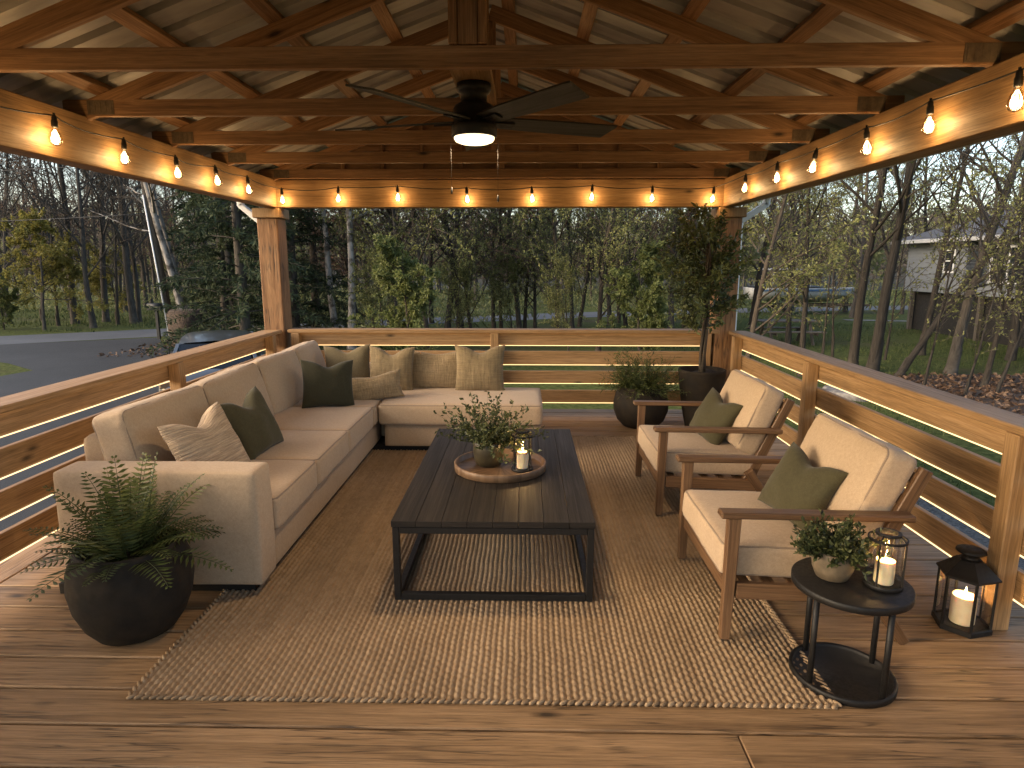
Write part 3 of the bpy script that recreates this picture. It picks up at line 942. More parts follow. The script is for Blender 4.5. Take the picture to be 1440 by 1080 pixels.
throw('wide woven tan cushion standing between the two square tan pillows', (-.88, 6.33, .64), .62, .40, .13, -90, 9, 0, M_crinkle, .02, 15)

# ------------------------------------------------------------------ coffee table
TX0, TX1, TY0, TY1, TZ = -.663, .353, 2.985, 4.80, .44
ct = thing('coffee_table', 'low black coffee table with plank top and open metal frame', 'coffee table', (-.155, 3.89, 0))
b = MB(); bw = (TX1 - TX0 - .008) / 8
for k in range(8):
    b.cube(TX0 + k * (bw + .001), TX0 + k * (bw + .001) + bw - .0008, TY0, TY1, TZ - .032, TZ, .0018)
b.build('tabletop', M_table, ct)
b = MB(); q = .034; z1 = TZ - .034
for yy in (TY0 + .004, TY1 - q - .004):
    b.cube(TX0 + q + .005, TX1 - q - .005, yy, yy + q, z1 - q, z1, .003); b.cube(TX0 + q + .005, TX1 - q - .005, yy, yy + q, .014, .014 + q, .003)
for xx in (TX0 + .004, TX1 - q - .004):
    b.cube(xx, xx + q, TY0 + q + .005, TY1 - q - .005, z1 - q, z1, .003); b.cube(xx, xx + q, TY0 + q + .005, TY1 - q - .005, .014, .014 + q, .003)
b.build('frame', M_black, ct)
for yy in (TY0 + .004, TY1 - q - .004):
    for xx in (TX0 + .004, TX1 - q - .004):
        l = MB(); l.cube(xx, xx + q, yy, yy + q, .012, z1, .003); l.build('leg', M_black, ct)


# ------------------------------------------------------------------ armchairs
def armchair(yc, label):
    root = thing('armchair', label, 'armchair', (1.3, yc, 0), 'matching teak armchairs')
    W = .405
    for sg in (-1, 1):
        y = yc + sg * W
        l = MB(); l.beam((.925, y, .602), (.915, y, .016), .046, .056, up=(1, 0, 0), ch=.004, taper=.78); l.build('front_leg', M_teak, root)
        l = MB(); l.beam((1.50, y, .33), (1.73, y, .001), .044, .062, up=(1, 0, 0), ch=.004, taper=.75); l.build('rear_leg', M_teak, root)
        l = MB(); l.beam((1.50, y - sg * .047, .22), (1.765, y - sg * .047, .81), .042, .07, up=(1, 0, 0), ch=.004, taper=.8); l.build('back_post', M_teak, root)
        l = MB(); l.beam((.86, y, .618), (1.70, y, .607), .068, .03, ch=.006); l.build('armrest', M_teak, root)
        l = MB(); l.beam((.952, y, .255), (1.56, y, .232), .032, .075, ch=.004); l.build('side_rail', M_teak, root)
    l = MB(); l.beam((.925, yc - W + .03, .252), (.925, yc + W - .03, .252), .03, .072, ch=.004); l.build('front_rail', M_teak, root)
    l = MB(); l.beam((1.53, yc - W + .075, .262), (1.53, yc + W - .075, .262), .03, .06, ch=.004); l.build('rear_rail', M_teak, root)
    s = MB()
    for k in range(5): s.beam((1.0 + k * .115, yc - W + .017, .276 - k * .005), (1.0 + k * .115, yc + W - .017, .276 - k * .005), .05, .014, ch=.002)
    s.build('seat_slats', M_teak, root)
    d = Vector((.265, 0, .59)).normalized()
    for k in range(5):
        c = Vector((1.50, yc, .22)) + d * (.14 + k * .112)
        s = MB(); s.beam(c - Vector((0, W - .071, 0)), c + Vector((0, W - .071, 0)), .014, .05, up=d, ch=.002); s.build('back_slat', M_teak, root)
    m, p = MB(), MB()
    cushion(m, (1.235, yc, .367), (.68, .735, .15), Matrix.Rotation(R(2.0), 3, 'Y'), .028, .02, 22, .006, p, seed=int(yc * 10))
    so = m.build('seat_cushion', M_linen, root); p.build('welt', M_linen_welt, so)
    m, p = MB(), MB()
    cushion(m, Vector((1.58, yc, .66)), (.72, .47, .15), axes(180, 22, 0), .034, .028, 24, .009, p, seed=int(yc * 7))
    so = m.build('back_cushion', M_linen, root); p.build('welt', M_linen_welt, so)
    return root


armchair(3.085, 'teak armchair with beige cushions next to the small round side table')
armchair(4.545, 'teak armchair with beige cushions in front of the potted tree')
throw('olive pillow in the armchair next to the side table', (1.37, 3.06, .605), .40, .36, .15, 198, 27, -7, M_olive, .045, 8)
throw('olive pillow in the armchair in front of the potted tree', (1.37, 4.52, .605), .40, .36, .15, 199, 27, -9, M_olive, .045, 9)

# ------------------------------------------------------------------ side table
SX, SY, SZ = 1.33, 2.435, .435
st = thing('side_table', 'small round black side table with four thin legs and a base tray', 'side table', (SX, SY, 0))
b = MB(); b.lathe([(0, SZ), (.219, SZ), (.224, SZ - .004), (.224, SZ - .028), (.219, SZ - .032), (0, SZ - .032)], (SX, SY, 0), 56); b.build('tabletop', M_black, st)
b = MB(); b.lathe([(0, .012), (.185, .012), (.187, .026), (.192, .030), (.200, .030), (.204, .026), (.204, .003), (.2, .001), (0, .001)], (SX, SY, 0), 56); b.build('base', M_black, st)
for k in range(4):
    a = R(25 + 90 * k)
    l = MB(); l.tube([(SX + .185 * math.cos(a), SY + .185 * math.sin(a), .012), (SX + .185 * math.cos(a), SY + .185 * math.sin(a), SZ - .03)], .012, 10); l.build('leg', M_black, st)

# ------------------------------------------------------------------ tray
TRX, TRY = -.15, 3.825
b = MB(); b.lathe([(0, .012), (.262, .012), (.266, .016), (.270, .046), (.275, .050), (.281, .050), (.286, .045), (.284, .004), (.278, .001), (0, .001)], (TRX, TRY, TZ), 64)
tr = b.build('serving_tray', M_tray, origin=(TRX, TRY, TZ)); tag(tr, 'round wooden tray with a low rim on the black coffee table', 'tray')


# ------------------------------------------------------------------ lanterns and candles
def candle(label, c, r, h, W):
    root = thing('candle', label, 'candle', c)
    x, y, z = c
    w = MB(); w.lathe([(0, .0), (r * .96, .0), (r, .004), (r, h - .006), (r * .96, h), (r * .8, h - .004), (r * .5, h - .007), (0, h - .008)], c, 32, jit=.01)
    w.build('wax', M_wax, root)
    w = MB(); w.tube([(x, y, z + h - .008), (x + .001, y, z + h + .002), (x + .003, y, z + h + .009)], .0012, 5); w.build('wick', M_wick, root)
    f = MB(); s = r / .032
    f.lathe([(0, 0), (.0030, .003), (.0052, .010), (.0048, .018), (.0028, .028), (.0010, .037), (0, .042)], (x + .002, y, z + h + .002), 12)
    f.build('flame', M_flame, root)
    li = bpy.data.lights.new('candle_lamp', 'POINT'); li.energy = W; li.color = (1, .58, .22); li.shadow_soft_size = .008
    lo = bpy.data.objects.new('candle_lamp', li); COL.objects.link(lo); lo.parent = root; lo.location = (.002, 0, h + .024)
    return root


def round_lantern(label, c, r, h):
    root = thing('lantern', label, 'lantern', c, None)
    x, y, z = c
    b = MB(); b.lathe([(0, .012), (r * .9, .012), (r * .92, .018), (r, .018), (r * 1.03, .014), (r * 1.03, .003), (r, .001), (0, .001)], c, 36); b.build('base', M_black, root)
    b = MB()
    zt = h * .86
    for k in range(4):
        a = R(40 + 90 * k)
        b.beam((x + r * .97 * math.cos(a), y + r * .97 * math.sin(a), z + .012), (x + r * .97 * math.cos(a), y + r * .97 * math.sin(a), z + zt), .007, .007, up=(math.cos(a), math.sin(a), 0), ch=.001)
    b.lathe([(r * .93, zt), (r * 1.02, zt), (r * 1.02, zt + .009), (r * .93, zt + .009), (r * .93, zt)], c, 36, smooth=False)
    for k in range(4):                  # struts up to the small top ring
        a = R(40 + 90 * k)
        b.tube([(x + r * .97 * math.cos(a), y + r * .97 * math.sin(a), z + zt + .005), (x + r * .62 * math.cos(a), y + r * .62 * math.sin(a), z + h - .004)], .003, 6)
    b.lathe([(r * .5, h - .010), (r * .66, h - .010), (r * .66, h), (r * .5, h), (r * .5, h - .010)], c, 30, smooth=False)
    b.build('frame', M_black, root)
    g = MB(); g.lathe([(r * .90, .014), (r * .90, zt - .004)], c, 36); g.build('glass', M_glass, root)
    return root


lx, ly = -.012, 3.765
round_lantern('small round black wire lantern on the wooden tray', (lx, ly, TZ + .012), .066, .25)
candle('lit cream candle inside the lantern on the wooden tray', (lx, ly, TZ + .026), .034, .105, CANDLE_W)
lx, ly = 1.435, 2.395
round_lantern('small round black wire lantern on the side table', (lx, ly, SZ), .070, .225)
candle('lit cream candle inside the lantern on the side table', (lx, ly, SZ + .014), .036, .095, CANDLE_W)

HX, HY = 2.085, 2.83
hl = thing('lantern', 'larger six sided black lantern standing on the deck boards', 'lantern', (HX, HY, 0))
b = MB(); r = .118
b.lathe([(0, .022), (r * .9, .022), (r * .92, .03), (r, .03), (r * 1.04, .026), (r * 1.04, .004), (r, .001), (0, .001)], (HX, HY, 0), 6, smooth=False, phase=.25); b.build('base', M_black, hl)
b = MB()
for k in range(6):
    a = .25 + k * math.pi / 3
    b.beam((HX + r * .96 * math.cos(a), HY + r * .96 * math.sin(a), .022), (HX + r * .96 * math.cos(a), HY + r * .96 * math.sin(a), .27), .011, .011, up=(math.cos(a), math.sin(a), 0), ch=.001)
b.lathe([(r * .9, .262), (r * 1.0, .262), (r * 1.0, .276), (r * .9, .276), (r * .9, .262)], (HX, HY, 0), 6, smooth=False, phase=.25)
b.build('frame', M_black, hl)
b = MB(); b.lathe([(0, .30), (r * .3, .30), (r * .96, .274), (r * 1.10, .270), (r * 1.10, .277), (r * .98, .288), (r * .46, .342), (r * .40, .345), (0, .345)], (HX, HY, 0), 6, smooth=False, phase=.25)
ro = b.build('roof', M_black, hl)
b = MB(); b.lathe([(0, .344), (.038, .344), (.036, .352), (.034, .364), (.055, .374), (.062, .380), (.060, .388), (.04, .396), (0, .399)], (HX, HY, 0), 28); b.build('chimney_cap', M_black, ro)
g = MB(); g.lathe([(r * .93, .03), (r * .93, .262)], (HX, HY, 0), 6, smooth=False, phase=.25); g.build('glass', M_glass, hl)
candle('thick lit cream candle inside the six sided floor lantern', (HX, HY, .024), .052, .135, CANDLE_W * 1.5)
# ------------------------------------------------------------------ potted plants
def pot_profile(kind):
    pass


def rvec(r, z0=-1, z1=1):
    a = r.uniform(0, 2 * math.pi); z = r.uniform(z0, z1); q = math.sqrt(max(0, 1 - z * z))
    return Vector((q * math.cos(a), q * math.sin(a), z))


def fern(mb, c, n, r, Lr, er):
    for k in range(n):
        az = k * 2.399 + r.uniform(-.3, .3)
        el = R(er[0] + (er[1] - er[0]) * ((k + .5) / n) ** .8 + r.uniform(-6, 6))
        L = r.uniform(*Lr)
        d = Vector((math.cos(az) * math.cos(el), math.sin(az) * math.cos(el), math.sin(el)))
        p = Vector(c) + Vector((math.cos(az), math.sin(az), 0)) * r.uniform(.01, .09)
        pts = [p.copy()]
        N = 17
        droop = r.uniform(.35, .8)
        for i in range(N):
            d = (d + Vector((0, 0, -droop / N * (.3 + 1.6 * i / N)))).normalized()
            p = p + d * (L / N); pts.append(p.copy())
        mb.tube(pts[::2] + ([pts[-1]] if N % 2 else []), [.0032 * (1 - .8 * i / (len(pts) // 2 + 1)) for i in range(len(pts[::2]) + (1 if N % 2 else 0))], 4, cap=False, rnd=.3)
        tone = r.random() * .75
        for i in range(3, N + 1):
            t_ = i / N
            d = (pts[i] - pts[i - 1]).normalized()
            s_ = d.cross(Vector((0, 0, 1)))
            if s_.length < .1: s_ = Vector((-math.sin(az), math.cos(az), 0))
            s_.normalize(); u = s_.cross(d)
            ll = L * .19 * math.sin(math.pi * min(1, (t_ * .93 + .04)) ** .75) ** .8 + .006
            for sg in (-1, 1):
                for hf in (0,):
                    q = pts[i] - (pts[i] - pts[i - 1]) * hf
                    dd = (s_ * sg * .95 + d * .38 + u * r.uniform(-.12, .1) - Vector((0, 0, .10))).normalized()
                    mb.leaf(q, dd, d, ll * r.uniform(.85, 1.1), L / N * .60, .15, min(1, tone + r.random() * .3), curl=.05)


def pot(root, c, prof, mat, soil_r, soil_z, seg=48):
    p = MB(); p.lathe(prof, c, seg); po = p.build('pot', mat, root)
    s = MB(); pts = [(0, soil_z + .012), (soil_r * .5, soil_z + .008), (soil_r, soil_z)]
    s.lathe(pts, c, 30, jit=.05); s.build('soil', M_soil, root)
    return po


rp = random.Random(11)
# big fern by the sofa arm
c = (-1.83, 2.735, 0)
root = thing('potted_fern', 'leafy fern in a big round dark pot next to the sofa arm', 'potted plant', c)
pot(root, c, [(0, .001), (.13, .001), (.17, .012), (.215, .075), (.248, .16), (.262, .25), (.255, .335), (.225, .415), (.212, .432), (.204, .432), (.20, .42), (.222, .37), (.19, .362)], M_pot, .222, .37)
m = MB(); fern(m, (c[0], c[1], .38), 78, rp, (.24, .46), (2, 85)); m.build('foliage', M_lf_fern, root)

# feathery plant by the back railing
c = (1.225, 6.62, 0)
root = thing('potted_grass_plant', 'fine leaved green plant in a round dark pot by the back railing', 'potted plant', c)
pot(root, c, [(0, .001), (.14, .001), (.18, .012), (.245, .08), (.282, .18), (.286, .26), (.265, .36), (.225, .435), (.215, .435), (.22, .40), (.18, .395)], M_pot, .22, .39)
m = MB()
for k in range(190):
    az = rp.uniform(0, 6.28); el = R(rp.uniform(12, 88)); L = rp.uniform(.24, .46)
    d = Vector((math.cos(az) * math.cos(el), math.sin(az) * math.cos(el), math.sin(el)))
    p = Vector((c[0], c[1], .39)) + Vector((math.cos(az), math.sin(az), 0)) * rp.uniform(0, .15)
    pts = [p.copy()]
    for i in range(7):
        d = (d + Vector((0, 0, -.07)) + rvec(rp) * .06).normalized(); p = p + d * (L / 7); pts.append(p.copy())
    m.tube(pts, [.0028 * (1 - .12 * i) for i in range(8)], 3, cap=False, rnd=rp.random() * .4)
    for i in range(2, 8):
        for j in range(4):
            dd = (rvec(rp) * .9 + (pts[i] - pts[i - 1]).normalized() * .9).normalized()
            m.leaf(pts[i] - (pts[i] - pts[i - 1]) * rp.random(), dd, rvec(rp), rp.uniform(.035, .075), .009, .1, rp.random())
m.build('foliage', M_lf_fern, root)

# potted tree in the corner
c = (1.83, 6.55, 0)
root = thing('potted_tree', 'tall slim leafy tree in a dark tapered pot in the deck corner', 'potted plant', c)
pot(root, c, [(0, .001), (.135, .001), (.145, .008), (.185, .2), (.22, .42), (.238, .60), (.238, .625), (.228, .628), (.216, .625), (.213, .60), (.18, .58)], M_pot, .213, .585)
tk = MB(); cr = MB()
for j in range(3):
    ph = j * 2.1
    pts = [Vector((c[0] + .024 * math.cos(ph + t_ * 5) * (1 - t_ * .3), c[1] + .024 * math.sin(ph + t_ * 5) * (1 - t_ * .3), .57 + 1.32 * t_)) for t_ in [i / 16 for i in range(17)]]
    tk.tube(pts, [.019 - .010 * i / 16 for i in range(17)], 8)
for k in range(62):
    t_ = rp.uniform(.32, 1.0); z = .57 + 1.32 * t_
    az = rp.uniform(0, 6.28); el = R(rp.uniform(5, 75))
    prof = math.sin(math.pi * min(1, max(0.05, (z - .82) / 1.6)) ** .8)
    L = (.16 + .44 * prof) * rp.uniform(.6, 1.1)
    d = Vector((math.cos(az) * math.cos(el), math.sin(az) * math.cos(el), math.sin(el)))
    p = Vector((c[0], c[1], z)); pts = [p.copy()]
    for i in range(7):
        d = (d + rvec(rp) * .16 + Vector((0, 0, .02))).normalized(); p = p + d * L / 7; p.z = min(p.z, 2.22); pts.append(p.copy())
    (tk if L > .3 else cr).tube(pts, [.0055 * (1 - .11 * i) for i in range(8)], 4, cap=False, rnd=.1)
    tone = rp.random() * .6
    for i in range(2, 8):
        for j in range(7):
            q = pts[i] + rvec(rp) * .03
            dd = (rvec(rp) + (pts[i] - pts[i - 1]).normalized() * .7 + Vector((0, 0, -.25))).normalized()
            sd = dd.cross(rvec(rp))
            if sd.length > .1: cr.leaf(q, dd, sd, rp.uniform(.05, .095), rp.uniform(.022, .034), .3, min(1, tone + rp.random() * .45), curl=.12)
tk.build('trunk', M_bark_brown, root); cr.build('crown', M_lf_dark, root)


def bushy(m, c, n, L, up, leafL, leafW, rr, zscale=1.0, per=5):
    for k in range(n):
        az = rr.uniform(0, 6.28); el = math.asin(rr.uniform(math.sin(R(up[0])), math.sin(R(up[1]))))
        d = Vector((math.cos(az) * math.cos(el), math.sin(az) * math.cos(el), math.sin(el) * zscale)).normalized()
        l = rr.uniform(*L)
        p = Vector(c) + Vector((math.cos(az), math.sin(az), 0)) * rr.uniform(0, .05); pts = [p.copy()]
        for i in range(6):
            d = (d + rvec(rr) * .17).normalized(); p = p + d * l / 6; pts.append(p.copy())
        m.tube(pts, [.002 * (1 - .13 * i) for i in range(7)], 3, cap=False, rnd=.05)
        for i in range(2, 7):
            for j in range(per):
                q = pts[i] - (pts[i] - pts[i - 1]) * rr.random()
                dd = (rvec(rr) + (pts[i] - pts[i - 1]).normalized() * .8).normalized()
                sd = dd.cross(rvec(rr))
                if sd.length > .1: m.leaf(q, dd, sd, rr.uniform(*leafL), rr.uniform(*leafW), .3, rr.random(), curl=.1)


c = (-.225, 3.865, TZ + .0125)
root = thing('potted_shrub', 'loose leafy green shrub in a bronze glazed pot on the wooden tray', 'potted plant', c)
pot(root, c, [(0, .001), (.062, .001), (.078, .008), (.092, .05), (.097, .10), (.095, .148), (.092, .155), (.087, .155), (.085, .145), (.07, .135)], M_pot_olive, .085, .136, 40)
m = MB(); bushy(m, (c[0], c[1], c[2] + .13), 105, (.18, .40), (8, 88), (.020, .036), (.011, .018), rp, 1.05, 4); m.build('foliage', M_lf_box, root)

c = (1.262, 2.46, SZ)
root = thing('potted_shrub', 'small dense green plant in a tan stoneware pot on the side table', 'potted plant', c)
pot(root, c, [(0, .001), (.05, .001), (.062, .006), (.078, .045), (.085, .09), (.083, .118), (.079, .121), (.075, .119), (.074, .112), (.06, .104)], M_pot_tan, .074, .105, 40)
m = MB(); bushy(m, (c[0], c[1], c[2] + .10), 110, (.07, .165), (2, 88), (.018, .032), (.011, .017), rp, .85, 4); m.build('foliage', M_lf_box, root)
# ------------------------------------------------------------------ ground, road, driveway
GZ = -.9


def sheet(name, poly, z, mat, kind='structure', sub=None):
    m = MB(); m.add([(x, y, z) for x, y in poly], [list(range(len(poly)))]); o = m.build(name, mat); tag(o, kind=kind); return o


def smooth_poly(pts, it=2):
    for _ in range(it):
        q = []
        for i in range(len(pts)):
            a, b = pts[i], pts[(i + 1) % len(pts)]
            q += [(a[0] * .75 + b[0] * .25, a[1] * .75 + b[1] * .25), (a[0] * .25 + b[0] * .75, a[1] * .25 + b[1] * .75)]
        pts = q
    return pts


sheet('ground', [(-400, -300), (400, -300), (400, 420), (-400, 420)], GZ, M_lawn)
cl = [(-60, -8), (-40, 7), (-27, 16), (-18, 21.4), (-13.6, 24.2), (-6, 28.5), (2, 32.5), (10, 35.6), (16, 37.2), (24, 39), (40, 43), (60, 46)]
def offs(cl, w):
    L, Rr = [], []
    for i, p in enumerate(cl):
        a, b = Vector(cl[max(0, i - 1)]), Vector(cl[min(len(cl) - 1, i + 1)])
        d = (b - a).normalized(); n = Vector((-d.y, d.x)); P = Vector(p)
        L.append((P + n * w)[:]); Rr.append((P - n * w)[:])
    return L + Rr[::-1]
m = MB(); rp_ = offs(cl, 1.55); n_ = len(cl)
m.add([(x, y, GZ + .008) for x, y in rp_], [[i, i + 1, 2 * n_ - 2 - i, 2 * n_ - 1 - i][::-1] for i in range(n_ - 1)]); tag(m.build('road', M_road), kind='structure')
sheet('driveway', [(-3.1, -12), (-3.1, 8.2), (-3.2, 12.4), (-5.6, 14.4), (-9.2, 18.2), (-11.6, 20.2), (-13.0, 22.4), (-18.6, 19.4), (-16.0, 17.6), (-13.6, 16.4), (-12.1, 15.3), (-12.3, 14.2), (-13.6, 11), (-14.5, -12)], GZ + .004, M_drive)
sheet('garden_bed', smooth_poly([(6.4, 9.0), (7.4, 13.4), (8.8, 15.2), (12.5, 15.2), (14, 12.0), (9.8, 8.4)]), GZ + .006, M_mulch)
sheet('garden_bed', smooth_poly([(-12.6, 21.4), (-9.6, 18.6), (-7.6, 17.0), (-6.2, 19), (-9.2, 23.2), (-12.0, 23.4)]), GZ + .005, M_mulch)
sheet('gravel_strip', smooth_poly([(2.8, 1), (2.8, 7.5), (-3, 7.5), (-3, 9.4), (3.6, 9.6), (4.6, 8.0), (4.3, 1)], 1), GZ + .004, M_gravel)
sheet('path', [(14.8, 30.3), (18.9, 29.3), (18.9, 28.7), (14.8, 29.7)], GZ + .02, M_stone)

# hills far behind
def hill_z(x, y):
    t_ = max(0, min(1, (y - 62) / 55))
    return GZ - .05 + (t_ * t_ * (3 - 2 * t_)) * (6.2 + 2.2 * noise.noise(Vector((x * .016, y * .01, 3))) + .02 * abs(x - 10))
m = MB(); vs, fs = [], []
xs_ = np.linspace(-190, 190, 60); ys_ = np.linspace(58, 190, 24)
for y in ys_:
    for x in xs_: vs.append((x, y, hill_z(x, y)))
for j in range(23):
    for i in range(59): a = j * 60 + i; fs.append([a, a + 1, a + 61, a + 60])
m.add(vs, fs, smooth=True); tag(m.build('hills', M_hill), kind='structure')

# ------------------------------------------------------------------ trees
def grow(tm, cm, p, d, L, r, lvl, cf, r_):
    nseg = (11, 6, 4, 3)[lvl]
    pts, rad = [p.copy()], [r]
    for i in range(nseg):
        d = (d + rvec(r_) * cf['wob'][lvl] + Vector((0, 0, cf['up'][lvl]))).normalized()
        p = p + d * (L / nseg); pts.append(p.copy())
        rad.append(max(cf['rmin'], r * (1 - (i + 1) / nseg * cf['tap'][lvl])))
    (tm if lvl < 2 else cm).tube(pts, rad, (9, 5, 4, 3)[lvl], cap=False, smooth=True, rnd=r_.random(), mi=0)
    if lvl < 3:
        n = cf['n'][lvl]
        for k in range(n):
            t_ = cf['t0'][lvl] + (1 - cf['t0'][lvl]) * (k + r_.random()) / n
            f = t_ * nseg; i = min(nseg - 1, int(f)); q = pts[i].lerp(pts[i + 1], f - i)
            dd = (pts[i + 1] - pts[i]).normalized()
            s_ = dd.cross(rvec(r_))
            if s_.length < .1: continue
            s_.normalize(); an = R(r_.uniform(*cf['ang'][lvl]))
            nd = (dd * math.cos(an) + s_ * math.sin(an)).normalized()
            ll = L * r_.uniform(*cf['len'][lvl]) * (1 - .55 * t_ if lvl == 0 else 1 - .35 * t_)
            rr = max(cf['rmin'], min(rad[i] * .62, r * cf['rr'][lvl]))
            grow(tm, cm, q, nd, ll, rr, lvl + 1, cf, r_)
    if lvl >= 2 and cf.get('leaf'):
        tone = r_.random() * .5
        for i in range(1, nseg + 1):
            for _ in range(cf['leaf']):
                if r_.random() < cf.get('skip', 0): continue
                q = pts[i] - (pts[i] - pts[i - 1]) * r_.random()
                dd = (rvec(r_) + d * .6 + Vector((0, 0, -.2))).normalized(); sd = dd.cross(rvec(r_))
                if sd.length > .1: cm.leaf(q + rvec(r_) * .02, dd, sd, r_.uniform(*cf['ll']), r_.uniform(*cf['lw']), .25, min(1, tone + r_.random() * .5), mi=1, curl=.1)


BASE = dict(wob=(.055, .13, .2, .28), up=(.03, .05, .03, .0), tap=(.8, .8, .75, .6), rmin=.0048, n=(17, 7, 4), t0=(.18, .15, .1),
            ang=((38, 72), (28, 65), (25, 65)), len=((.26, .48), (.3, .55), (.35, .6)), rr=(.36, .5, .6))


def tree_mesh(name, H, r, cf, seed, trunk_m, twig_m, leaf_m=None):
    r_ = random.Random(seed)
    root = thing(name, None, 'tree', (0, 0, 0))
    tm, cm = MB(), MB()
    grow(tm, cm, Vector((0, 0, -.15)), Vector((0, 0, 1)), H, r, 0, dict(BASE, **cf), r_)
    # root flare
    tm.lathe([(r * 1.5, -.15), (r * 1.3, 0), (r * 1.12, .15), (r * 1.02, .35), (r * .9, .6)], (0, 0, 0), 12, jit=.02)
    tm.build('trunk', trunk_m, root)
    cm.build('crown', [twig_m, leaf_m or twig_m], root)
    return root


def evergreen(name, H, W, seed, trunk_m, leaf_m, low=.04):
    r_ = random.Random(seed)
    root = thing(name, None, 'tree', (0, 0, 0)); tm, cm = MB(), MB()
    tm.tube([(0, 0, -.15), (.03, .02, H * .4), (0, .05, H * .75), (0, 0, H)], [.17, .12, .06, .015], 8, cap=False)
    for k in range(150):
        t_ = low + (1 - low) * (k + r_.random()) / 150
        z = H * t_; L = W * (1 - t_) ** .75 * r_.uniform(.65, 1.1) + .15
        az = r_.uniform(0, 6.28); d = Vector((math.cos(az), math.sin(az), r_.uniform(.0, .35)))
        p = Vector((0, 0, z)); pts = [p.copy()]
        for i in range(7):
            d = (d + Vector((0, 0, -.075)) + rvec(r_) * .09).normalized(); p = p + d * L / 7; pts.append(p.copy())
        tm.tube(pts, [.022 * (1 - .12 * i) for i in range(8)], 3, cap=False)
        tone = r_.random() * .55
        for i in range(2, 8):
            for j in range(18):
                q = pts[i] - (pts[i] - pts[i - 1]) * r_.random()
                dd = ((pts[i] - pts[i - 1]).normalized() * .7 + rvec(r_) * .9 + Vector((0, 0, -.25))).normalized(); sd = dd.cross(rvec(r_))
                if sd.length > .1: cm.leaf(q, dd, sd, r_.uniform(.10, .26), r_.uniform(.018, .04), .2, min(1, tone + r_.random() * .45), curl=.15)
    tm.build('trunk', trunk_m, root); cm.build('crown', leaf_m, root)
    return root


BARE1 = tree_mesh('bare_tree', 11, .115, dict(n=(20, 8, 5)), 1, M_bark, M_twig)
BARE2 = tree_mesh('bare_tree', 12.5, .135, dict(n=(15, 8, 5), t0=(.22, .15, .1), ang=((25, 55), (28, 65), (25, 65)), len=((.35, .55), (.3, .5), (.35, .6)), up=(.03, .09, .03, 0)), 2, M_bark, M_twig)
BARE3 = tree_mesh('bare_tree', 9, .075, dict(n=(18, 7, 4), wob=(.08, .16, .22, .3)), 3, M_bark_brown, M_twig)
BUD = tree_mesh('budding_tree', 10, .12, dict(leaf=2, skip=.35, ll=(.05, .09), lw=(.03, .05), n=(24, 9, 5), t0=(.2, .1, .1)), 4, M_bark, M_twig_red, M_lf_bud)
SPR1 = tree_mesh('young_leafed_tree', 8.5, .085, dict(leaf=3, skip=.25, ll=(.06, .12), lw=(.035, .06), n=(22, 8, 4), t0=(.14, .12, .1), up=(.03, .03, -.02, -.03)), 5, M_bark_brown, M_twig, M_lf_spring)
SPR2 = tree_mesh('young_leafed_tree', 10, .11, dict(leaf=2, skip=.35, ll=(.06, .12), lw=(.035, .06), n=(20, 9, 5), t0=(.2, .12, .1), ang=((30, 60), (28, 65), (25, 65))), 6, M_bark, M_twig, M_lf_spring)
SHRUB = tree_mesh('leafy_bush', 3.6, .04, dict(leaf=5, skip=.1, ll=(.08, .15), lw=(.045, .075), n=(24, 8, 3), t0=(.06, .1, .1), len=((.35, .55), (.35, .55), (.4, .6)), rmin=.004), 7, M_bark_brown, M_twig, M_lf_bright)
SHRUB2 = tree_mesh('leafy_bush', 3.4, .035, dict(leaf=3, skip=.2, ll=(.06, .12), lw=(.03, .055), n=(16, 8, 3), t0=(.1, .15, .1), ang=((20, 55), (28, 60), (25, 60)), len=((.45, .75), (.35, .55), (.4, .6)), rmin=.004, up=(.03, .06, .0, 0)), 31, M_bark_brown, M_twig, M_lf_spring)
YELL = tree_mesh('yellow_green_tree', 4.4, .06, dict(leaf=5, skip=.15, ll=(.08, .15), lw=(.04, .07), n=(20, 8, 4), t0=(.26, .1, .1), ang=((62, 88), (40, 70), (30, 60)), up=(.03, .005, -.02, -.03), len=((.45, .62), (.3, .5), (.35, .6)), rmin=.004), 8, M_bark, M_twig, M_lf_yellow)
PALE = tree_mesh('pale_trunk_tree', 12, .15, dict(n=(12, 8, 5), t0=(.35, .15, .1), wob=(.05, .13, .2, .28)), 9, M_bark_pale, M_twig)
THIN = tree_mesh('thin_tree', 9, .10, dict(leaf=1, skip=.35, ll=(.06, .11), lw=(.03, .055), n=(17, 7, 4), t0=(.2, .15, .1), ang=((28, 60), (28, 65), (25, 65)), up=(.03, .06, .02, 0)), 10, M_bark_dark, M_twig, M_lf_spring)
SAP = tree_mesh('sapling', 4.2, .028, dict(leaf=1, skip=.4, ll=(.05, .09), lw=(.025, .045), n=(13, 6, 3), t0=(.2, .15, .1), rmin=.004, ang=((22, 50), (28, 60), (25, 65))), 11, M_bark_dark, M_twig, M_lf_spring)
EVER = evergreen('evergreen_tree', 9.5, 2.4, 12, M_bark, M_lf_ever)
used = set()
tr_ = random.Random(5)


def plant(proto, x, y, s=1.0, label=None, group=None, lean=(0, 0), rz=None, z=GZ, cat=None):
    o = proto if proto not in used else copy_tree(proto)
    used.add(proto)
    o.location = (x, y, z)
    e = Matrix.Rotation(R(lean[0]), 4, 'Y') @ Matrix.Rotation(R(lean[1]), 4, 'X') @ Matrix.Rotation(tr_.uniform(0, 6.28) if rz is None else rz, 4, 'Z')
    o.rotation_euler = e.to_euler(); o.scale = (s, s, s)
    tag(o, label, cat, group)
    return o


def pos(u, y):                          # a bearing (photo column) and a distance give the spot on the ground
    t_ = math.tan(math.atan((u - 720) / 900) - R(1.15))
    return t_ * y, y


